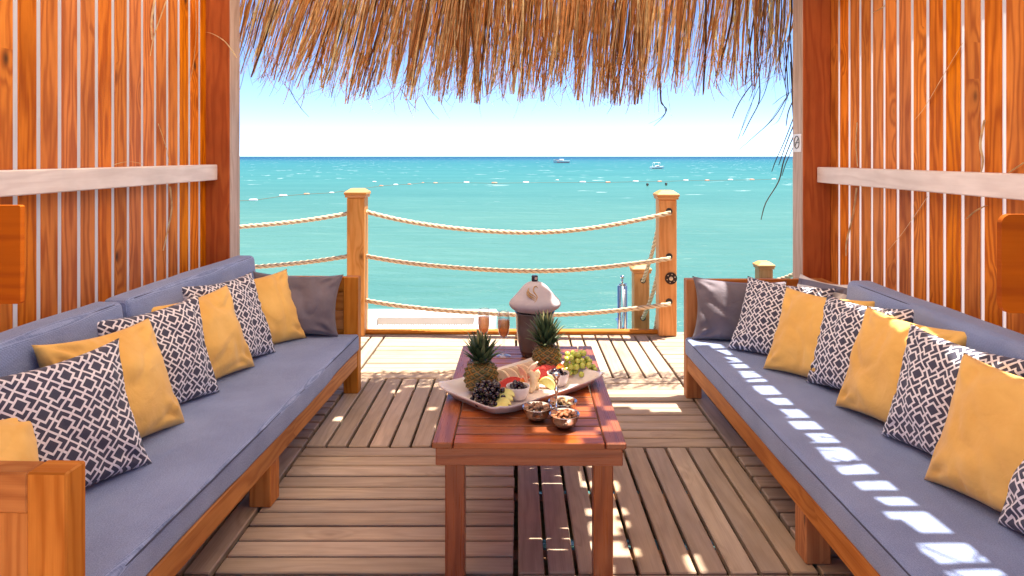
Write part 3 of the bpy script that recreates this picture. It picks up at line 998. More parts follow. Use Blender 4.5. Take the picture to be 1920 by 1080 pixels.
PL = [
 ('L0', (-1.25, 1.88, .37), -1, 58, 50, 12, .44, .34, M_yellow, 'yellow pillow slumped behind the wooden arm at the near end of the left sofa', YG),
 ('L1', (-1.198, 2.274, .36), -1, 58, 22, -3, .46, .42, M_patt, 'large grey and white lattice pillow beside the near wooden arm of the left sofa', PG),
 ('L2', (-1.253, 2.616, .36), -1, 73, 26, 2, .46, .42, M_yellow, 'yellow pillow behind the large lattice one at the near arm of the left sofa', YG),
 ('L3', (-1.274, 2.972, .36), -1, 63, 16, -2, .47, .42, M_patt, 'middle of the three lattice pillows on the left sofa', PG),
 ('L4', (-1.259, 3.328, .36), -1, 67, 23, -2, .47, .41, M_yellow, 'yellow pillow between the middle and far lattice pillows of the left sofa', YG),
 ('L5', (-1.239, 3.563, .36), -1, 68, 23, 1, .46, .43, M_patt, 'far lattice pillow of the left sofa, in front of the last yellow one', PG),
 ('L6', (-1.168, 3.85, .36), -1, 51, 25, -2, .46, .40, M_yellow, 'yellow pillow leaning on the grey one at the far end of the left sofa', YG),
 ('L7', (-1.005, 3.90, .355), -1, 6, 14, 3, .50, .34, M_grey, 'plain dark grey pillow against the far arm of the left sofa', 'plain grey pillows at the sofa ends'),
 ('R1', (.975, 3.84, .355), 1, 8, 12, -2, .50, .34, M_grey, 'plain dark grey pillow against the far arm of the right sofa', 'plain grey pillows at the sofa ends'),
 ('R2', (1.112, 3.64, .36), 1, 48, 30, 0, .47, .405, M_patt, 'lattice pillow leaning on the grey one at the far end of the right sofa', PG),
 ('R3', (1.176, 3.294, .36), 1, 55, 28, 1, .45, .41, M_yellow, 'farthest yellow pillow of the right sofa, creased and partly sunlit', YG),
 ('R4', (1.296, 3.092, .36), 1, 69, 22, 4, .46, .40, M_patt, 'lattice pillow between the farthest and the middle yellow pillows of the right sofa', PG),
 ('R5', (1.293, 2.803, .36), 1, 71, 24, 1, .47, .42, M_yellow, 'middle yellow pillow of the right sofa, between two lattice pillows', YG),
 ('R6', (1.325, 2.51, .36), 1, 72, 18, -1, .46, .41, M_patt, 'large lattice pillow just behind the nearest yellow one of the right sofa', PG),
 ('R7', (1.275, 2.162, .36), 1, 73, 24, 1, .45, .41, M_yellow, 'nearest yellow pillow of the right sofa, at the edge of the photo', YG),
 ('R8', (1.321, 1.90, .36), 1, 79, 24, 3, .45, .40, M_patt, 'lattice pillow cut off by the right edge of the photo, only a corner in view', PG),
]
for i, (k, A, sg_, yaw, lean, roll, w_, h_, mt, lab, grp) in enumerate(PL):
    pillow('throw_pillow', A, sg_, yaw, lean, roll, w_, h_, mt, lab, group=grp, seed=i + 1, t=.25 if k == 'L0' else .185 if mt is not M_patt else .17)
pillow('throw_pillow', (1.42, 3.72, .37), 1, 76, 20, 2, .40, .38, M_stripe, 'white and grey striped pillow in the far corner of the right sofa', seed=31, t=.1)
pillow('throw_pillow', (-1.10, 1.74, .352), -1, 40, 62, 0, .40, .32, M_pin, 'dark finely striped pillow poking up behind the near arm of the left sofa', seed=33, t=.1)

# ================================================================ TABLE
TH = .47
tb = empty('coffee_table', (.040, 2.165, 0), R(-.6), label='reddish slatted wooden coffee table between the sofas', cat='table')
W2, TL = .304, 1.115
m = MB()
m.box(-W2, -W2 + .064, 0, TL, TH - .019, TH, .003)
m.box(W2 - .064, W2, 0, TL, TH - .019, TH, .003)
ns = 16; pw = TL / ns
for i in range(ns):
    m.box(-W2 + .068, W2 - .068, i * pw + (.0 if i == 0 else .0035), (i + 1) * pw - .0035, TH - .019, TH - .0005, .002)
m.build('table_top', M_table, tb)
m = MB()
m.box(-W2 + .010, W2 - .010, .010, .032, TH - .076, TH - .0195, .003)
m.box(-W2 + .010, W2 - .010, TL - .032, TL - .010, TH - .076, TH - .0195, .003)
for s in (-1, 1):
    a, b = s * (W2 - .012), s * (W2 - .034)
    m.box(min(a, b), max(a, b), .034, TL - .034, TH - .076, TH - .0195, .003)
m.build('apron', M_table, tb)
for sx_ in (-1, 1):
    for yy in (.034, TL - .096):
        m = MB()
        c = sx_ * (W2 - .068)
        m.box(c - .031, c + .031, yy, yy + .062, 0, TH - .0195, .003)
        m.build('leg', M_table, tb)

# ---------------------------------------------------------------- serving tray (square flared)
def tray():
    C = Vector((.026, 2.655, 0)); a = R(43)
    root = empty('serving_platter', (C.x, C.y, TH), a, label='long white rectangular platter of fruit with upturned corners', cat='platter')
    hx, hy = .285, .182
    m = MB()
    prof = [(0, .0035), (.70, .0035), (.80, .006), (.90, .024), (.97, .037), (1.0, .040), (1.0, .034), (.95, .026), (.86, .004), (.8, 0), (0, 0)]
    n = 160; V = []; F = []
    def sqr(th, k):
        c, s_ = math.cos(th), math.sin(th)
        p = 13.0 if k > .85 else 7
        r = (abs(c) ** p + abs(s_) ** p) ** (-1 / p)
        return c * r, s_ * r
    for k, z in prof:
        for j in range(n):
            th = 2 * PI * j / n + PI / n * 0
            cx_, cy_ = sqr(th, k)
            corner = min(abs(cx_), abs(cy_)) ** 6
            ins = (1 - k) * .13
            V.append((cx_ * max(0, hx - ins * 1.6) * (1 if k else 0) if k else 0, cy_ * max(0, hy - ins * 1.6) if k else 0, z + (.016 * corner if k > .85 else 0)))
    for i in range(len(prof) - 1):
        for j in range(n):
            F.append((i * n + j, i * n + (j + 1) % n, (i + 1) * n + (j + 1) % n, (i + 1) * n + j))
    m.add(V, F)
    m.build('dish', M_porc, root, smooth=True)
tray()

def pineapple(x, y, r, hb, hc, seed, lab, lean=(0, 0)):
    root = empty('pineapple', (x, y, TH + .006), 0, label=lab, cat='pineapple', group='small pineapples on the platter')
    t = NT('pineapple_skin')
    at_ = t.new('ShaderNodeUVMap', uv_map='UVMap').outputs[0]
    sx = t.new('ShaderNodeSeparateXYZ'); t.link(at_, sx.inputs[0])
    n = t.noise(t.obj(), 40, 3)
    e = sx.outputs[0]
    col = t.ramp(e, [(0, (.42, .24, .05)), (.16, (.36, .17, .03)), (.30, (.045, .045, .014)), (.55, (.06, .075, .02)), (.74, (.30, .20, .045)), (.88, (.10, .05, .02)), (1, (.55, .36, .16))])
    col = t.mix(t.rng(n, .4, .7, 0, .5), col, (.06, .09, .02))
    t.set(Base_Color=col, Roughness=.45)
    m = MB(); V = []; F = []; UV = []
    na, nz_ = 96, 64; ka, kz = 9, 7
    for i in range(nz_ + 1):
        v = i / nz_
        ph = PI * v
        rr = r * (math.sin(ph) ** .55 if 0 < v < 1 else 0)
        z = hb * (1 - math.cos(ph)) / 2 * 1.0
        for j in range(na):
            u = j / na
            p = u * ka + v * kz; q = u * ka - v * kz
            fp = abs((p % 1) - .5); fq = abs((q % 1) - .5)
            d = 1 - 2 * max(fp, fq)           # 0 on groove, 1 at eye centre
            bump = .0045 * min(1, d * 2.2) + (.004 if d > .8 else 0)
            th = 2 * PI * u
            R_ = rr + bump * min(1, math.sin(ph) * 3)
            V.append((R_ * math.cos(th), R_ * math.sin(th), z)); UV.append((d, 0))
    for i in range(nz_):
        for j in range(na):
            a = i * na + j; b = i * na + (j + 1) % na
            F.append((a, b, b + na, a + na))
    m.add(V, F, UV)
    # spiky bracts
    rs = random.Random(seed)
    for i in range(90):
        v = rs.uniform(.12, .88); ph = PI * v
        k = rs.randrange(ka * 2)
        th = 2 * PI * (k / (ka * 2)) + v * 2.4
        rr = r * math.sin(ph) ** .55 + .004; z = hb * (1 - math.cos(ph)) / 2
        c = Vector((math.cos(th), math.sin(th), 0)); tn = Vector((-math.sin(th), math.cos(th), 0))
        b0 = c * rr + Vector((0, 0, z))
        tip = c * (rr + .007) + Vector((0, 0, z + .009))
        m.add([b0 - tn * .004, b0 + tn * .004, tip], [(0, 1, 2)], [(.75, 0)] * 3)
    m.build('fruit_body', t.m, root, smooth=True)
    t = NT('pineapple_leaf')
    rr_ = t.attr('rnd')
    col = t.ramp(rr_, [(0, (.03, .055, .025)), (.5, (.075, .115, .055)), (.85, (.17, .20, .10)), (1, (.42, .40, .18))])
    t.set(Base_Color=col, Roughness=.4)
    m = MB()
    NL = 70
    for i in range(NL):
        f = i / NL
        th = i * 2.39996 + seed
        elev_ = R(22 + 62 * f ** .8)
        L = hc * (.36 + .50 * math.sin(PI * (.12 + .62 * f)) ** 1) * rs.uniform(.85, 1.1)
        base = Vector((math.cos(th), math.sin(th), 0)) * (.024 * (1 - f) + .004)
        base.z = hb * .97 + hc * .42 * f
        d = Vector((math.cos(th) * math.cos(elev_), math.sin(th) * math.cos(elev_), math.sin(elev_)))
        tn = Vector((-math.sin(th), math.cos(th), 0))
        wd = .0118 * (1 - .25 * f)
        pts = []
        V = []; F = []
        n = 6
        for k in range(n + 1):
            t_ = k / n
            curl = -.28 * (1 - f) * t_ * t_ * L + .10 * L * t_ * (1 - t_)
            p = base + d * L * t_ + Vector((0, 0, 1)) * (curl + (.28 * L * t_ if f < .5 else 0))
            ww = wd * (1 - t_ ** 1.8) * (.8 + .2 * min(1, t_ * 4))
            nm = d.cross(tn)
            V += [p - tn * ww, p + nm * ww * .35, p + tn * ww]
        for k in range(n):
            b = k * 3
            F += [(b, b + 1, b + 4, b + 3), (b + 1, b + 2, b + 5, b + 4)]
        m.add(V, F, [(0, 0)] * len(V), min(1, max(0, rs.gauss(.35, .22) + (.55 if f > .86 else 0))))
    m.build('leaf_crown', t.m, root)
    root.rotation_euler = (R(lean[0]), R(lean[1]), seed)
    return root
pineapple(-.135, 2.63, .060, .115, .105, 1.0, 'small pineapple standing at the left corner of the platter, beside the dark grapes', (3, -2))
pineapple(.128, 2.86, .056, .115, .125, 2.3, 'small pineapple standing in front of the covered ice bucket', (-2, 1))

# ---------------------------------------------------------------- ice bucket with cloth cover and bottle
bk = empty('ice_bucket', (.083, 3.12, TH), 0, label='steel ice bucket under a white cloth cover with a gold swan, bottle inside', cat='ice bucket')
m = MB()
m.lathe([(.0, 0), (.052, 0), (.060, .004), (.068, .03), (.077, .07), (.083, .12), (.086, .19), (.090, .196), (.090, .200), (.084, .198), (.080, .12), (.066, .02), (.0, .012)], 48)
m.build('bucket', M_bucket, bk, smooth=True)
for s in (1,):
    m = MB()
    m.tube([(s * (.080 + .016 * math.sin(a)), -.01 + .02 * (a / PI), .10 + .026 * math.cos(a)) for a in [PI * i / 10 for i in range(11)]], .004, 8)
    m.build('handle', M_steel, bk, smooth=True)
m = MB()
def hatf(r, z, th):
    return r * (1 + .035 * math.cos(5 * th + 1.2) * (1 if r > .05 else .4) + .02 * math.cos(8 * th) * (r > .08))
m.lathe([(.0145, .334), (.024, .331), (.038, .325), (.054, .313), (.067, .297), (.081, .279), (.096, .263), (.108, .250), (.114, .238), (.112, .227), (.104, .216), (.092, .208), (.086, .205)], 56, fn=hatf)
hat = m.build('cloth_cover', M_whitecloth, bk, smooth=True)
m = MB()
m.lathe([(.0, .10), (.03, .10), (.030, .24), (.016, .30), (.014, .336), (.0145, .337), (.0145, .358), (.011, .361), (.0, .361)], 24)
bt = m.build('bottle', plain('dark_bottle_glass', (.02, .02, .035), .2), bk, smooth=True)
m = MB(); m.box(.0, .011, -.0165, -.0145, .343, .354, .0005)
m.build('neck_label', plain('bottle_label', (.5, .33, .3), .5), bt)
# swan emblem in gold thread lying on the cover
def on_hat(px, py):
    # px,py in emblem pixels (zoomed crop 6.75 px per photo px) -> point on the cover surface
    X = (px - 425) / 6.75 * 3.0 / 1300; Z = .33 - (py - 105) / 6.75 * 3.0 / 1300
    prof = [(.0145, .334), (.024, .331), (.038, .325), (.054, .313), (.067, .297), (.081, .279), (.096, .263), (.108, .250)]
    r = .1
    for (r0, z0), (r1, z1) in zip(prof, prof[1:]):
        if z1 <= Z <= z0: r = r0 + (r1 - r0) * (z0 - Z) / (z0 - z1); break
    r *= 1.03
    x_ = max(-r * .95, min(r * .95, X))
    return (x_, -math.sqrt(max(0, r * r - x_ * x_)) - .002, Z + .001)
def tapered(mb, pts, w0):
    n = len(pts)
    fine = []
    for i in range(n - 1):
        p0 = Vector(pts[max(i - 1, 0)]); p1 = Vector(pts[i]); p2 = Vector(pts[i + 1]); p3 = Vector(pts[min(i + 2, n - 1)])
        for k in range(5):
            t = k / 5
            fine.append(.5 * ((2 * p1) + (p2 - p0) * t + (2 * p0 - 5 * p1 + 4 * p2 - p3) * t * t + (3 * p1 - p0 - 3 * p2 + p3) * t ** 3))
    fine.append(Vector(pts[-1]))
    N_ = len(fine)
    mb.tube([on_hat(p.x, p.y) for p in fine], [w0 * (.25 + .75 * math.sin(PI * (i + .5) / N_)) for i in range(N_)], 6)
m = MB()
tapered(m, [(462, 158), (448, 140), (425, 138), (405, 162), (408, 195), (432, 225), (450, 252), (440, 285), (415, 312)], .0024)
tapered(m, [(352, 155), (335, 180), (360, 215), (405, 240), (440, 270)], .0024)
tapered(m, [(332, 180), (325, 205), (352, 240), (395, 258), (430, 285)], .0022)
tapered(m, [(318, 200), (322, 232), (350, 258), (390, 275), (420, 300)], .0020)
m.build('swan_emblem', M_gold, hat, smooth=True)

# ---------------------------------------------------------------- glasses
def flute(x, y, lab):
    root = empty('wine_glass', (x, y, TH), 0, label=lab, cat='glass', group='glasses of rose wine on the table')
    m = MB()
    m.lathe([(.0, .003), (.031, .0015), (.032, .0), (.032, .003), (.012, .008), (.005, .018), (.0042, .06), (.006, .078), (.016, .090), (.024, .108), (.0275, .135), (.0265, .175), (.0245, .20),
             (.0235, .20), (.0255, .175), (.0265, .135), (.023, .109), (.015, .092), (.004, .083), (.0, .082)], 32)
    m.build('glass', M_glass, root, smooth=True)
    m = MB()
    m.lathe([(.0, .0835), (.004, .0842), (.0145, .0928), (.0225, .1095), (.0260, .135), (.0255, .162), (.0, .1622)], 32)
    m.build('drink', M_drink, root, smooth=True)
flute(-.148, 3.165, 'glass of pink wine behind the left pineapple, the left one of the pair')
flute(-.056, 3.11, 'glass of pink wine nearer the ice bucket, with its foot in full view')

# ---------------------------------------------------------------- nut server
NB = [(.0706, 2.354), (.159, 2.29), (.161, 2.41)]
sv = empty('nut_server', (.128, 2.352, TH), 0, label='three small steel bowls joined to one upright handle', cat='snack server')
for i, (x, y) in enumerate(NB):
    m = MB()
    m.lathe([(.0, .001), (.02, .0), (.034, .010), (.044, .026), (.049, .044), (.0505, .045), (.0505, .047), (.048, .0465), (.043, .028), (.033, .013), (.0, .0045)], 36, c=(x - .128, y - 2.352, 0))
    m.build('bowl', M_steel, sv, smooth=True)
m = MB()
m.lathe([(.0, .02), (.007, .02), (.005, .03), (.009, .042), (.006, .052), (.0035, .06), (.0032, .09), (.007, .098), (.008, .104), (.0045, .112), (.004, .125), (.008, .136), (.006, .142), (.013, .150), (.015, .156), (.009, .163), (.0, .166)], 20, c=(.008, 0, 0))
for i, (x, y) in enumerate(NB):
    d = Vector((x - .136, y - 2.352, 0)); 
    m.tube([(.008, 0, .04), (.008 + d.x * .35, d.y * .35, .043)], .003, 8)
m.build('handle', M_steel, sv, smooth=True)

def proto(name, build_fn):
    m = MB(); build_fn(m); return m
def scatter(name, meshfn, mat, spots, label, cat, group):
    first = None
    for (loc, rot, sc) in spots:
        if first is None:
            m = MB(); meshfn(m)
            first = m.build(name, mat, smooth=True, label=label, cat=cat, group=group); o = first
        else:
            o = first.copy(); COL.objects.link(o)
        o.location = loc; o.rotation_euler = rot; o.scale = (sc, sc, sc)
def fill(cx_, cy_, z0, rad, n, sz, seed, layers=((1.0, 0), (.62, 1)), up=.8):
    rs = random.Random(seed); out = []
    tries = 0
    while len(out) < n and tries < 4000:
        tries += 1
        r = rad * math.sqrt(rs.random()); a = rs.uniform(0, 2 * PI)
        lay = 0 if len(out) < n * .62 else 1
        if lay: r *= .6
        p = Vector((cx_ + r * math.cos(a), cy_ + r * math.sin(a), z0 + lay * sz * up))
        if all((p - q[0]).length > sz * .82 for q in out):
            out.append((p, (rs.uniform(-.6, .6), rs.uniform(-.6, .6), rs.uniform(0, 6.28)), rs.uniform(.88, 1.1)))
    return out
M_haz = mottled('hazelnut_brown', (.26, .13, .07), (.42, .25, .15), 60, .5, .2)
M_alm = mottled('almond_skin', (.24, .07, .02), (.38, .135, .045), 80, .6, .4)
M_cash = mottled('pale_nut', (.52, .33, .16), (.66, .46, .26), 60, .5, .2)
scatter('hazelnut', lambda m: m.ball((0, 0, 0), .0068, 14, 10, (1, 1, 1.12)), M_haz, fill(*NB[0], TH + .038, .037, 26, .0135, 3), 'round brown hazelnut heaped in the left steel bowl', 'nut', 'hazelnuts in the left bowl')
scatter('almond', lambda m: m.ball((0, 0, 0), .0078, 14, 10, (1.35, .82, .55)), M_alm, fill(*NB[1], TH + .038, .037, 24, .0145, 4), 'brown skinned almond heaped in the nearest steel bowl', 'nut', 'almonds in the nearest bowl')
def cashew(m):
    pts = [(.008 * math.cos(a), .008 * math.sin(a), 0) for a in [PI * (.1 + .9 * i / 10) for i in range(11)]]
    m.tube(pts, [.0025 + .0026 * math.sin(PI * (i + .6) / 11.2) for i in range(11)], 10)
scatter('cashew', cashew, M_cash, fill(*NB[2], TH + .036, .034, 17, .0150, 5), 'pale curved nut in the rear steel bowl behind the handle', 'nut', 'pale nuts in the rear bowl')

# ---------------------------------------------------------------- ramekins, fruit
TZ = TH + .006
M_plum = plain('dark_grape_skin', (.018, .006, .014), .12, Coat_Weight=.3)
def ramekin(x, y, lab, seed, where):
    o = empty('ramekin', (x, y, TZ), 0, label=lab, cat='bowl', group='white ramekins on the platter')
    m = MB()
    m.lathe([(.0, .002), (.026, .0), (.034, .010), (.041, .028), (.0435, .046), (.0435, .049), (.041, .048), (.037, .028), (.028, .012), (.0, .006)], 40)
    m.build('dish', M_porc, o, smooth=True)
    scatter('dark_grape', lambda m: m.ball((0, 0, 0), .0095, 16, 12, (1, 1, 1.2)), M_plum, fill(x, y, TZ + .040, .030, 13, .0185, seed, up=.75),
            'glossy black grape heaped in the white ramekin ' + where, 'grape', 'black grapes in the ramekin ' + where)
    m = MB()
    t = MATS.get('peach_flesh')
    for k in range(13):
        pass
    V = []; F = []
    n = 14
    for k in range(n + 1):
        a = PI * k / n
        for q in range(7):
            b = -.55 + 1.1 * q / 6
            r = .019
            V.append((r * math.cos(a), r * math.sin(a) * math.cos(b), r * math.sin(a) * math.sin(b) * 1.0))
    for k in range(n):
        for q in range(6):
            a = k * 7 + q
            F.append((a, a + 1, a + 8, a + 7))
    for q in (0, 6):
        F.append(tuple(k * 7 + q for k in range(n + 1)))
    m.add(V, F, None, .5)
    tt = NT('peach_flesh')
    tt.set(Base_Color=tt.ramp(tt.noise(tt.obj(), 60, 2), [(.35, (.80, .35, .04)), (.65, (.62, .06, .02))]), Roughness=.25)
    s_ = m.build('peach_slice', tt.m, smooth=False, label='orange red peach slice on the grapes in the ramekin ' + where, cat='fruit slice', group='peach slices')
    s_.location = (x + .006, y - .002, TZ + .065); s_.rotation_euler = (R(20), R(-15), seed)
ramekin(.006, 2.545, 'white ramekin of black grapes at the middle of the platter', 11, 'at the middle of the platter')
ramekin(.163, 2.70, 'white ramekin of black grapes beside the green grapes', 12, 'beside the green grapes')

def bunch(name, lab, cat, root_at, mat, r, n, ext, seed, stemmat, up=(0, 0, 0), group=None):
    root = empty(name, root_at, 0, label=lab, cat=cat)
    rs = random.Random(seed); pts = []
    k = 0
    while len(pts) < n and k < 20000:
        k += 1
        a = rs.uniform(0, 2 * PI); q = rs.random() ** .5
        h = rs.random()
        p = Vector((ext[0] * q * math.cos(a) * (1 - .45 * h), ext[1] * q * math.sin(a) * (1 - .45 * h), r + h * ext[2]))
        p += Vector(up) * h
        if all((p - w_).length > r * 1.55 for w_ in pts): pts.append(p)
    m = MB(); m.ball((0, 0, 0), r, 16, 12, (1, 1, 1.08))
    first = m.build('berry', mat, root, smooth=True)
    for i, p in enumerate(pts):
        o = first if i == 0 else first.copy()
        if i: COL.objects.link(o); o.parent = root
        o.location = p; o.rotation_euler = (rs.uniform(0, 3), rs.uniform(0, 3), 0); s_ = rs.uniform(.88, 1.1); o.scale = (s_,) * 3
    m = MB()
    for p in pts[::2]:
        q = Vector((p.x * .3, p.y * .3, p.z * .7 + .012))
        m.tube([q, (p + q) / 2 + Vector((0, 0, .004)), p * 1.06], .0011, 5)
    top = Vector((0, 0, r + ext[2])) + Vector(up)
    m.tube([(0, 0, r), tuple(top * .6 + Vector((.01, 0, 0))), tuple(top + Vector((.03, .01, .006))), tuple(top + Vector((.045, .0, .014)))], .0017, 6)
    m.build('stalk', stemmat, root)
M_stem = plain('green_stalk', (.16, .15, .05), .6)
t = NT('green_grape_skin')
t.set(Base_Color=t.mix(t.noise(t.obj(), 30, 2), (.42, .48, .06), (.60, .62, .16)), Roughness=.2, Subsurface_Weight=.25, Subsurface_Scale=.01)
bunch('green_grapes', 'bunch of pale green grapes at the right end of the platter', 'grapes', (.262, 2.82, TZ), t.m, .0125, 40, (.070, .050, .075), 3, M_stem, (-.02, .02, 0))
bunch('black_grapes', 'bunch of black grapes at the near left side of the platter', 'grapes', (-.098, 2.49, TZ), M_plum, .0092, 88, (.070, .066, .066), 5, M_stem)

# wedges and slices
def fruit_mat(name, c1, c2, rough=.35, sss=.1):
    t = NT(name)
    t.set(Base_Color=t.mix(t.rng(t.noise(t.obj(), 45, 4, .6), .3, .7), c1, c2), Roughness=rough, Subsurface_Weight=sss, Subsurface_Scale=.01)
    t.bump(t.noise(t.obj(), 120, 3), .3, .002)
    return t.m
M_wm = fruit_mat('watermelon_flesh', (.62, .045, .035), (.75, .10, .07))
M_melon = fruit_mat('melon_flesh', (.72, .52, .34), (.82, .68, .50))
M_pine = fruit_mat('pineapple_flesh', (.62, .55, .13), (.75, .70, .28))
M_ban = fruit_mat('banana_flesh', (.70, .50, .27), (.80, .64, .42), .5)
M_rind = plain('melon_rind', (.55, .50, .20), .4)
def wedge(name, R_, th, ang, mat, loc, rot, label, cat, group, rind=None, rough=0):
    """circular-segment slice: arc of radius R_ and opening ang, thickness th"""
    m = MB(); n = 14; V = []; F = []
    out = []
    for i in range(n + 1):
        a = -ang / 2 + ang * i / n
        out.append((R_ * math.sin(a), R_ * math.cos(a) - R_ * math.cos(ang / 2)))
    k = len(out)
    bev = min(.0025, th * .3)
    cx_, cz_ = 0, (R_ - R_ * math.cos(ang / 2)) * .45
    for y, sc in ((-th / 2, .93), (-th / 2 + bev, 1), (th / 2 - bev, 1), (th / 2, .93)):
        for p in out: V.append((cx_ + (p[0] - cx_) * sc, y + .0012 * noise.noise(Vector((p[0] * 60, y * 9, loc[0] * 9))), cz_ + (p[1] - cz_) * sc))
    for l in range(3):
        for i in range(k):
            a = l * k + i; b = l * k + (i + 1) % k
            F.append((a, b, b + k, a + k))
    F.append(tuple(range(k))[::-1]); F.append(tuple(3 * k + i for i in range(k)))
    m.add(V, F, None, .5)
    o = m.build(name, mat, smooth=False, label=label, cat=cat, group=group)
    o.location = loc; o.rotation_euler = rot
    if rind:
        m = MB(); V = []; F = []
        for i in range(n + 1):
            a = -ang / 2 + ang * i / n
            for rr in (R_ + .0005, R_ + .004):
                for y in (-th / 2, th / 2):
                    V.append((rr * math.sin(a), y, rr * math.cos(a) - R_ * math.cos(ang / 2)))
        for i in range(n):
            a = i * 4; b = a + 4
            for p, q in ((0, 1), (1, 3), (3, 2), (2, 0)): F.append((a + p, a + q, b + q, b + p))
        F += [(0, 2, 3, 1), (n * 4, n * 4 + 1, n * 4 + 3, n * 4 + 2)]
        m.add(V, F, None, .5); m.build('rind', rind, o)
    return o
ta = R(43)
for i in range(7):      # fan of watermelon behind the banana pieces
    c = Vector((.092 + .0085 * i, 2.735 + .0155 * i, TZ + .012))
    wedge('watermelon_slice', .046, .0085, R(170), M_wm, c, (R(-32), 0, R(-12)), 'thin red watermelon slice in the fan in front of the right pineapple', 'fruit slice', 'watermelon fan')
wedge('watermelon_wedge', .080, .026, R(104), M_wm, (-.022, 2.655, TZ + .012), (R(-22), R(-4), R(24)), 'long red watermelon wedge with seeds beside the black grapes', 'fruit slice', None)
for i in range(6):
    c = Vector((-.065 + .027 * i, 2.70 + .024 * i, TZ + .010))
    wedge('melon_slice', .056, .014, R(160), M_melon, c, (R(-20), R(rng.uniform(-12, 12)), R(-28 + rng.uniform(-14, 14))), 'pale melon slice in the row behind the watermelon', 'fruit slice', 'melon row')
wedge('melon_wedge', .060, .018, R(100), fruit_mat('pink_melon_flesh', (.70, .36, .24), (.82, .52, .38)), (.020, 2.73, TZ + .025), (R(-10), R(68), R(-18)), 'upright pinkish melon wedge among the pale slices', 'fruit slice', None)
wedge('melon_wedge', .070, .016, R(95), M_melon, (.062, 2.765, TZ + .025), (R(-8), R(-60), R(15)), 'tall pale melon wedge leaning beside the watermelon fan', 'fruit slice', None)
def banana(loc, rz_, L, lab, sc=1.0, tilt=0):
    m = MB(); n = 16
    pts = []; rad = []
    for i in range(n + 1):
        t_ = i / n; a = R(-52 + 104 * t_)
        pts.append((L * (math.cos(a) - .6) * .62 + .004 * noise.noise(Vector((t_ * 6, L * 90, 0))), 0, L * (math.sin(a) + math.sin(R(52))) * .62)); rad.append(.0135 * sc * (.35 + .65 * math.sin(PI * min(1, max(0, .12 + .80 * t_))) ** .5))
    m.tube(pts, rad, 14)
    o = m.build('banana_piece', M_ban, smooth=True, label=lab, cat='fruit slice')
    o.location = loc; o.rotation_euler = (R(tilt), 0, rz_)
banana((.050, 2.615, TZ + .003), R(8), .074, 'curved peeled banana piece next to the middle ramekin', 1.05, -12)
banana((.084, 2.650, TZ + .003), R(165), .062, 'curved peeled banana piece between the other banana and the pineapple chunk', 1.1, 14)
wedge('pineapple_chunk', .036, .026, R(175), M_pine, (.118, 2.665, TZ + .006), (R(-8), R(24), R(-18)), 'rough yellow green pineapple chunk beside the banana pieces', 'fruit slice', None)
for i in range(4):
    c = Vector((-.052 + .006 * i, 2.425 + .022 * i, TZ + .006 + .008 * i))
    wedge('pineapple_slice', .030, .011, R(160), M_pine, c, (R(-38), R(6 * i - 8), R(-25 + 10 * i)), 'yellow pineapple slice overlapping others at the near corner of the platter', 'fruit slice', 'pineapple slices')

# ================================================================ ROPE FENCE
def fence_post(x0, x1, y0, y1, zb, zt, lab, parts=True, name='fence_post', group='capped posts of the rope fence'):
    root = empty(name, ((x0 + x1) / 2, (y0 + y1) / 2, zb), 0, label=lab, cat='post', group=group)
    c = Vector(((x0 + x1) / 2, (y0 + y1) / 2, zb))
    w_ = (x1 - x0) / 2; h = zt - zb
    m = MB(); m.box(-w_, w_, -w_, w_, 0, h - .068, .006); m.build('shaft', M_fence, root)
    m = MB()
    m.box(-w_ - .012, w_ + .012, -w_ - .012, w_ + .012, h - .067, h - .047, .003)
    m.box(-w_ - .018, w_ + .018, -w_ - .018, w_ + .018, h - .046, h - .028, .003)
    a = w_ + .016; b = w_ - .022
    V = [(-a, -a, h - .027), (a, -a, h - .027), (a, a, h - .027), (-a, a, h - .027), (-b, -b, h), (b, -b, h), (b, b, h), (-b, b, h)]
    m.add(V, [(3, 2, 1, 0), (0, 1, 5, 4), (1, 2, 6, 5), (2, 3, 7, 6), (3, 0, 4, 7), (4, 5, 6, 7)], lambda p, i: (p[0] + 7, p[1] + 3))
    m.build('cap', M_fence, root)
    return root
pl = fence_post(-1.284, -1.150, 5.25, 5.384, .002, 1.12, 'capped timber fence post behind the far end of the left sofa')
pr = fence_post(1.082, 1.216, 5.25, 5.384, .002, 1.105, 'capped timber fence post with a round dark fitting, near the right sofa')
p3 = fence_post(1.020, 1.154, 6.0, 6.134, -1.3, .42, 'lower timber post past the deck edge beside the steel ladder', group='low capped posts past the deck edge')
p4 = fence_post(2.385, 2.519, 6.8, 6.934, -1.3, .325, 'low timber post whose cap shows over the far arm of the right sofa', group='low capped posts past the deck edge')
fence_post(2.95, 3.084, 5.7, 5.834, -1.3, 1.1, 'timber fence post hidden behind the right slatted wall')
fence_post(-3.75, -3.616, 5.25, 5.384, -1.3, 1.12, 'timber fence post hidden behind the left slatted wall')
def ring(parent, x, y, z, r=.021, nm='rope_hole'):
    m = MB()
    m.tube([(x + r * math.cos(a), y, z + r * math.sin(a)) for a in [2 * PI * i / 20 for i in range(20)]], .005, 6, closed=True)
    V = [(x + r * math.cos(2 * PI * i / 20), y - .001, z + r * math.sin(2 * PI * i / 20)) for i in range(20)]
    m.add(V, [tuple(range(20))])
    m.build(nm, M_black, parent)
for zz in (.942, .60, .258): ring(pr, .008, -.068, zz + .005)
for zz in (.29, -.035): ring(p3, .01, -.068, zz + 1.3, .019)
m = MB()
m.tube([(0.022, -.0675, .44), (0.022, -.072, .44)], .046, 28)
d_ = m.build('round_fitting', plain('dark_bronze', (.045, .025, .02), .4, Metallic=.5), pr, label='round dark metal fitting')
m = MB()
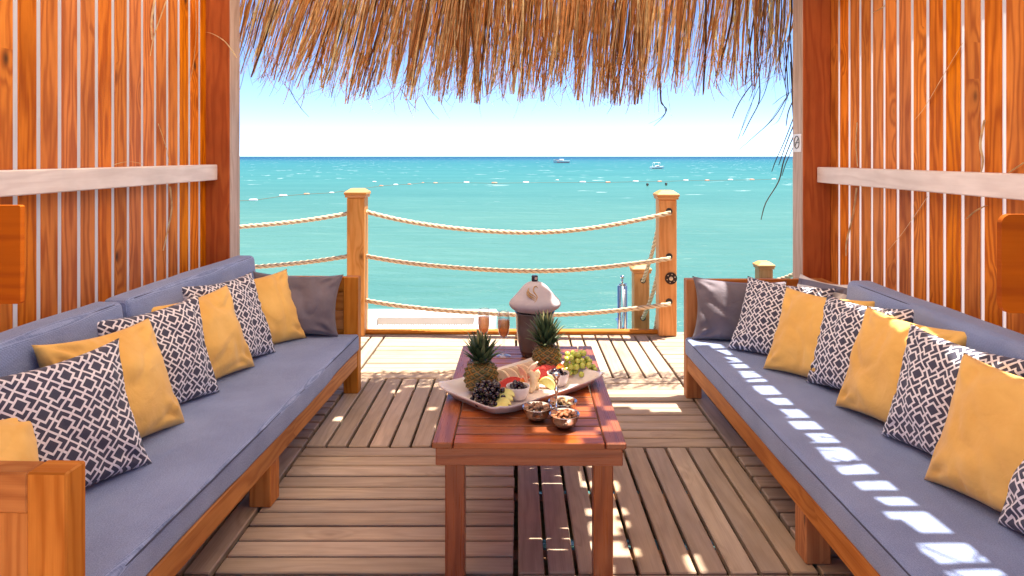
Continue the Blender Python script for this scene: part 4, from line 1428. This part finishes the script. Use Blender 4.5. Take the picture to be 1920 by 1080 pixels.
for i in range(6):
    a = 2 * PI * i / 6 + .3
    m.ball((.022 + .031 * math.cos(a), -.073, .44 + .031 * math.sin(a)), .0042, 8, 6)
m.ball((.022, -.073, .438), .015, 12, 8, (1, .3, 1))
m.build('fitting_screws', plain('brass_screw', (.7, .5, .32), .35, Metallic=.6), d_)

def rope(P0, P1, sag, lab, R_=.0165, n=None, group='ropes of the deck railing'):
    P0, P1 = Vector(P0), Vector(P1)
    L = (P1 - P0).length
    n = n or int(L / .007)
    pts = []
    for i in range(n + 1):
        t_ = i / n
        p = P0.lerp(P1, t_); p.z -= 4 * sag * t_ * (1 - t_)
        p.z += .003 * math.sin(t_ * 11 + L * 7)
        pts.append(p)
    m = MB(); m.tube(pts, R_, 18, lobes=3, twist=.15)
    return m.build('rope', M_rope, smooth=True, label=lab, cat='rope', group=group)
for z0, z1, sg_, nm in ((.955, .942, .160, 'top'), (.610, .600, .108, 'middle'), (.268, .258, .098, 'lowest')):
    rope((-1.20, 5.33, z0), (1.157, 5.19, z1), sg_, f'{nm} of the three twisted ropes sagging between the two tall posts')
    m = MB()
for z0, z1, sg_, nm in ((.942, .93, .125, 'top'), (.612, .60, .11, 'middle'), (.268, .26, .1, 'lowest')):
    rope((-1.235, 5.33, z0), (-3.66, 5.32, z1), sg_, f'{nm} twisted rope running left from the left tall post')
rope((1.135, 5.384, .98), (1.092, 5.985, .292), .06, 'pale rope slanting down from the right tall post to the low post, upper one', .016)
rope((1.135, 5.384, .62), (1.090, 5.985, -.03), .07, 'pale rope slanting down from the right tall post to the low post, lower one', .016)
rope((2.47, 6.86, .13), (2.99, 5.83, .98), .16, 'pale rope rising from the low right post towards the right wall', .02)
rope((1.12, 5.384, .28), (1.07, 5.70, -.45), .03, 'short rope end hanging behind the base of the right tall post', .016)

# steel swim ladder
ld = empty('swim_ladder', (.955, 6.25, -1.3), 0, label='shiny steel ladder uprights standing past the deck edge by the low post', cat='ladder')
for x in (-.026, .028):
    m = MB(); m.tube([(x, 0, 0), (x, 0, 1.50)], .0175, 16); m.build('upright', M_steel, ld, smooth=True)
m = MB(); m.tube([(-.03, 0, 1.505), (.04, 0, 1.51)], .012, 10); m.tube([(.0, 0, 1.51), (.0, 0, 1.555)], .010, 12); m.ball((0, 0, 1.575), .02, 12, 8); m.build('finial', M_steel, ld, smooth=True)
for z in (.2, .5, .8, 1.1):
    m = MB(); m.box(-.012, .012, -.02, .36, z, z + .025, .003); m.build('tread', M_steel, ld)
m = MB(); m.tube([(.0, -.02, 1.50), (.006, -.035, 1.3), (-.012, -.03, 1.15), (.012, -.03, .9), (.0, -.02, .7)], .005, 8); m.build('cord', M_white, ld, smooth=True)

# white floating platform
fp = empty('floating_platform', (-2.2, 6.9, SEA), 0, label='white floating platform moored past the deck, with a beige panel and ribbed insert', cat='platform')
def bxw(mb, x0, x1, y0, y1, z0, z1, b=.01): mb.box(x0 + 2.2, x1 + 2.2, y0 - 6.9, y1 - 6.9, z0 - SEA, z1 - SEA, b)
m = MB()
zt = -.30
bxw(m, -4.2, -.21, 7.24, 7.57, -1.15, zt, .015)
bxw(m, -4.2, -1.445, 5.75, 7.235, -1.15, zt, .015)
bxw(m, -.43, -.21, 5.75, 7.235, -1.15, zt, .015)
bxw(m, -1.44, -.435, 5.75, 6.60, -1.15, zt - .02, .015)
m.build('hull', M_white, fp)
m = MB(); bxw(m, -1.44, -.435, 7.20, 7.235, -.42, zt - .004, .003); m.build('beige_panel', M_beige, fp)
m = MB()
bxw(m, -1.44, -.435, 6.605, 7.198, -.46, -.40, .004)
for i in range(40):
    x = -1.43 + i * .0248
    bxw(m, x, x + .014, 6.61, 7.195, -.398, -.378, .003)
m.build('ribbed_insert', plain('grey_white_ribs', (.62, .64, .68), .5), fp)

# ================================================================ BUOYS, BOATS, SWIMMERS
def seapt(px, py, z=-1.0):
    Y = 1300 * (H - z) / (py - 293); return Vector(((px - 968) * Y / 1300, Y, z))
M_bw = plain('buoy_white', (.78, .76, .74), .4); M_bo = plain('buoy_orange', (.65, .26, .14), .4)
bl = [(475, 376.5, 0, 16), (531, 368, 0, 15), (575, 364.6, 1, 11), (622, 362, 0, 9), (702, 341.5, 0, 8), (715, 349, 1, 8), (742, 347, 0, 9), (767.5, 346, 1, 7), (793, 343, 1, 5), (816.5, 343.6, 1, 8),
      (874.6, 343, 0, 11), (927, 344, 1, 11), (986, 343, 0, 12), (1045, 338, 0, 6), (1092.7, 342.5, 0, 12), (1140, 342.6, 1, 10), (1192, 341, 0, 11), (1237, 341, 1, 9), (1286, 339, 0, 10), (1326, 339, 1, 9),
      (1369.6, 338, 0, 10), (1410, 337.5, 1, 9), (1451, 336.4, 0, 9)]
PBW = MB(); PBW.ball((0, 0, 0), 1, 14, 10, (.5, .17, .17)); 
first = {}
for i, (px, py, c, wpx) in enumerate(bl):
    p = seapt(px, py); s_ = wpx * p.y / 1300
    if c not in first:
        m = MB()
        n = 10
        m.tube([(-.5, 0, 0), (-.47, 0, 0), (-.42, 0, 0), (-.2, 0, 0), (.2, 0, 0), (.42, 0, 0), (.47, 0, 0), (.5, 0, 0)], [.03, .10, .15, .17, .17, .15, .10, .03], 12)
        first[c] = m.build('buoy', (M_bw, M_bo)[c], smooth=True); o = first[c]
    else:
        o = first[c].copy(); COL.objects.link(o)
    tag(o, ('small white float on the swimming line', 'small orange float on the swimming line')[c], 'buoy', ('white floats of the swimming line', 'orange floats of the swimming line')[c])
    o.location = p + Vector((0, 0, s_ * .06)); o.scale = (s_, s_, s_); o.rotation_euler = (0, 0, rng.uniform(-.3, .3) if px > 660 else .25)
m = MB()
LP = [seapt(px, py) + Vector((0, 0, .02)) for px, py, c, w_ in bl if px != 702 and px != 1045]
LP = [LP[0] + Vector((-14, -6, 0))] + LP + [LP[-1] + Vector((16, 4, 0))]
m.tube(LP, .011, 5)
m.build('float_line', M_rope, label='thin line of the swimming area stringing the floats together', cat='line')

def boat(px, py, scale_, rz_, arch, lab):
    p = seapt(px, py)
    root = empty('motorboat', p, rz_, label=lab, cat='boat')
    L = 1.0
    m = MB(); V = []; F = []
    n = 12
    for i in range(n + 1):
        t_ = i / n; x = -.5 + t_
        hw = .17 * (1 - max(0, (t_ - .45) / .55) ** 2.2)
        sh = .13 + .07 * t_ ** 2
        for yy, zz in ((0, -.05), (hw * .72, -.03), (hw, sh), (hw * .85, sh + .005), (0, sh - .01)):
            V.append((x + (.06 * t_ if zz > .05 else 0), yy, zz))
        for yy, zz in ((-hw * .85, sh + .005), (-hw, sh), (-hw * .72, -.03)):
            V.append((x + (.06 * t_ if zz > .05 else 0), yy, zz))
    for i in range(n):
        for j in range(8):
            a = i * 8 + j; b = i * 8 + (j + 1) % 8
            F.append((a, b, b + 8, a + 8))
    F.append(tuple(range(8))[::-1]); F.append(tuple(n * 8 + j for j in range(8)))
    m.add([Vector(v) * scale_ for v in V], F)
    m.build('hull', M_white, root, smooth=False)
    m = MB(); m.box(-.12 * scale_, .16 * scale_, -.11 * scale_, .11 * scale_, .14 * scale_, .235 * scale_, .02 * scale_); m.build('cabin', M_white, root)
    m = MB(); m.box(-.1 * scale_, .165 * scale_, -.112 * scale_, .112 * scale_, .165 * scale_, .205 * scale_, .005); m.build('windscreen', M_black, root)
    m = MB(); m.box(-.46 * scale_, .30 * scale_, -.172 * scale_, .172 * scale_, .005 * scale_, .035 * scale_, .005); m.build('dark_band', plain('navy_paint', (.02, .02, .06), .4) if arch else plain('red_paint', (.45, .03, .03), .4), root)
    if arch:
        m = MB()
        for x in (-.30, .12):
            m.tube([Vector((x, -.14, .14)) * scale_, Vector((x + .05, -.13, .42)) * scale_, Vector((x + .06, 0, .46)) * scale_, Vector((x + .05, .13, .42)) * scale_, Vector((x, .14, .14)) * scale_], .016 * scale_, 8)
        m.tube([Vector((-.25, -.13, .44)) * scale_, Vector((.18, -.13, .44)) * scale_], .02 * scale_, 8)
        m.tube([Vector((-.25, .13, .44)) * scale_, Vector((.18, .13, .44)) * scale_], .02 * scale_, 8)
        m.build('arch_frame', M_white, root, smooth=True)
    else:
        m = MB(); m.box(.2 * scale_, .42 * scale_, -.09 * scale_, .09 * scale_, .17 * scale_, .20 * scale_, .005); m.build('red_cover', plain('red_paint', (.45, .03, .03), .4), root)
boat(1232, 316.5, 2.65, R(12), True, 'white motorboat with an arched frame, the nearer boat on the right')
boat(1053.5, 305.5, 5.7, R(176), False, 'white and red motorboat far out near the horizon')
for px, py, lab in ((1214, 349, 'swimmer with dark hair left of the other, only head and shoulders above the sea'), (1249, 348, 'swimmer with dark hair, nearer the right tall post, head just above the sea')):
    p = seapt(px, py)
    root = empty('person', p - Vector((0, 0, .10)), 0, label=lab, cat='person')
    m = MB()
    m.lathe([(.0, -.25), (.20, -.22), (.19, -.06), (.12, .0), (.055, .04), (.055, .09), (.075, .13), (.095, .20), (.09, .27), (.055, .32), (.0, .335)], 20, fn=lambda r, z, th: r * (1 + .25 * abs(math.cos(th)) * (z < .02)))
    m.build('body', plain('wet_skin', (.40, .20, .13), .4), root, smooth=True)
    m = MB(); m.ball((0, .012, .235), .108, 14, 10, (1, 1, 1.05)); m.build('hair', plain('dark_hair', (.01, .008, .007), .5), root, smooth=True)
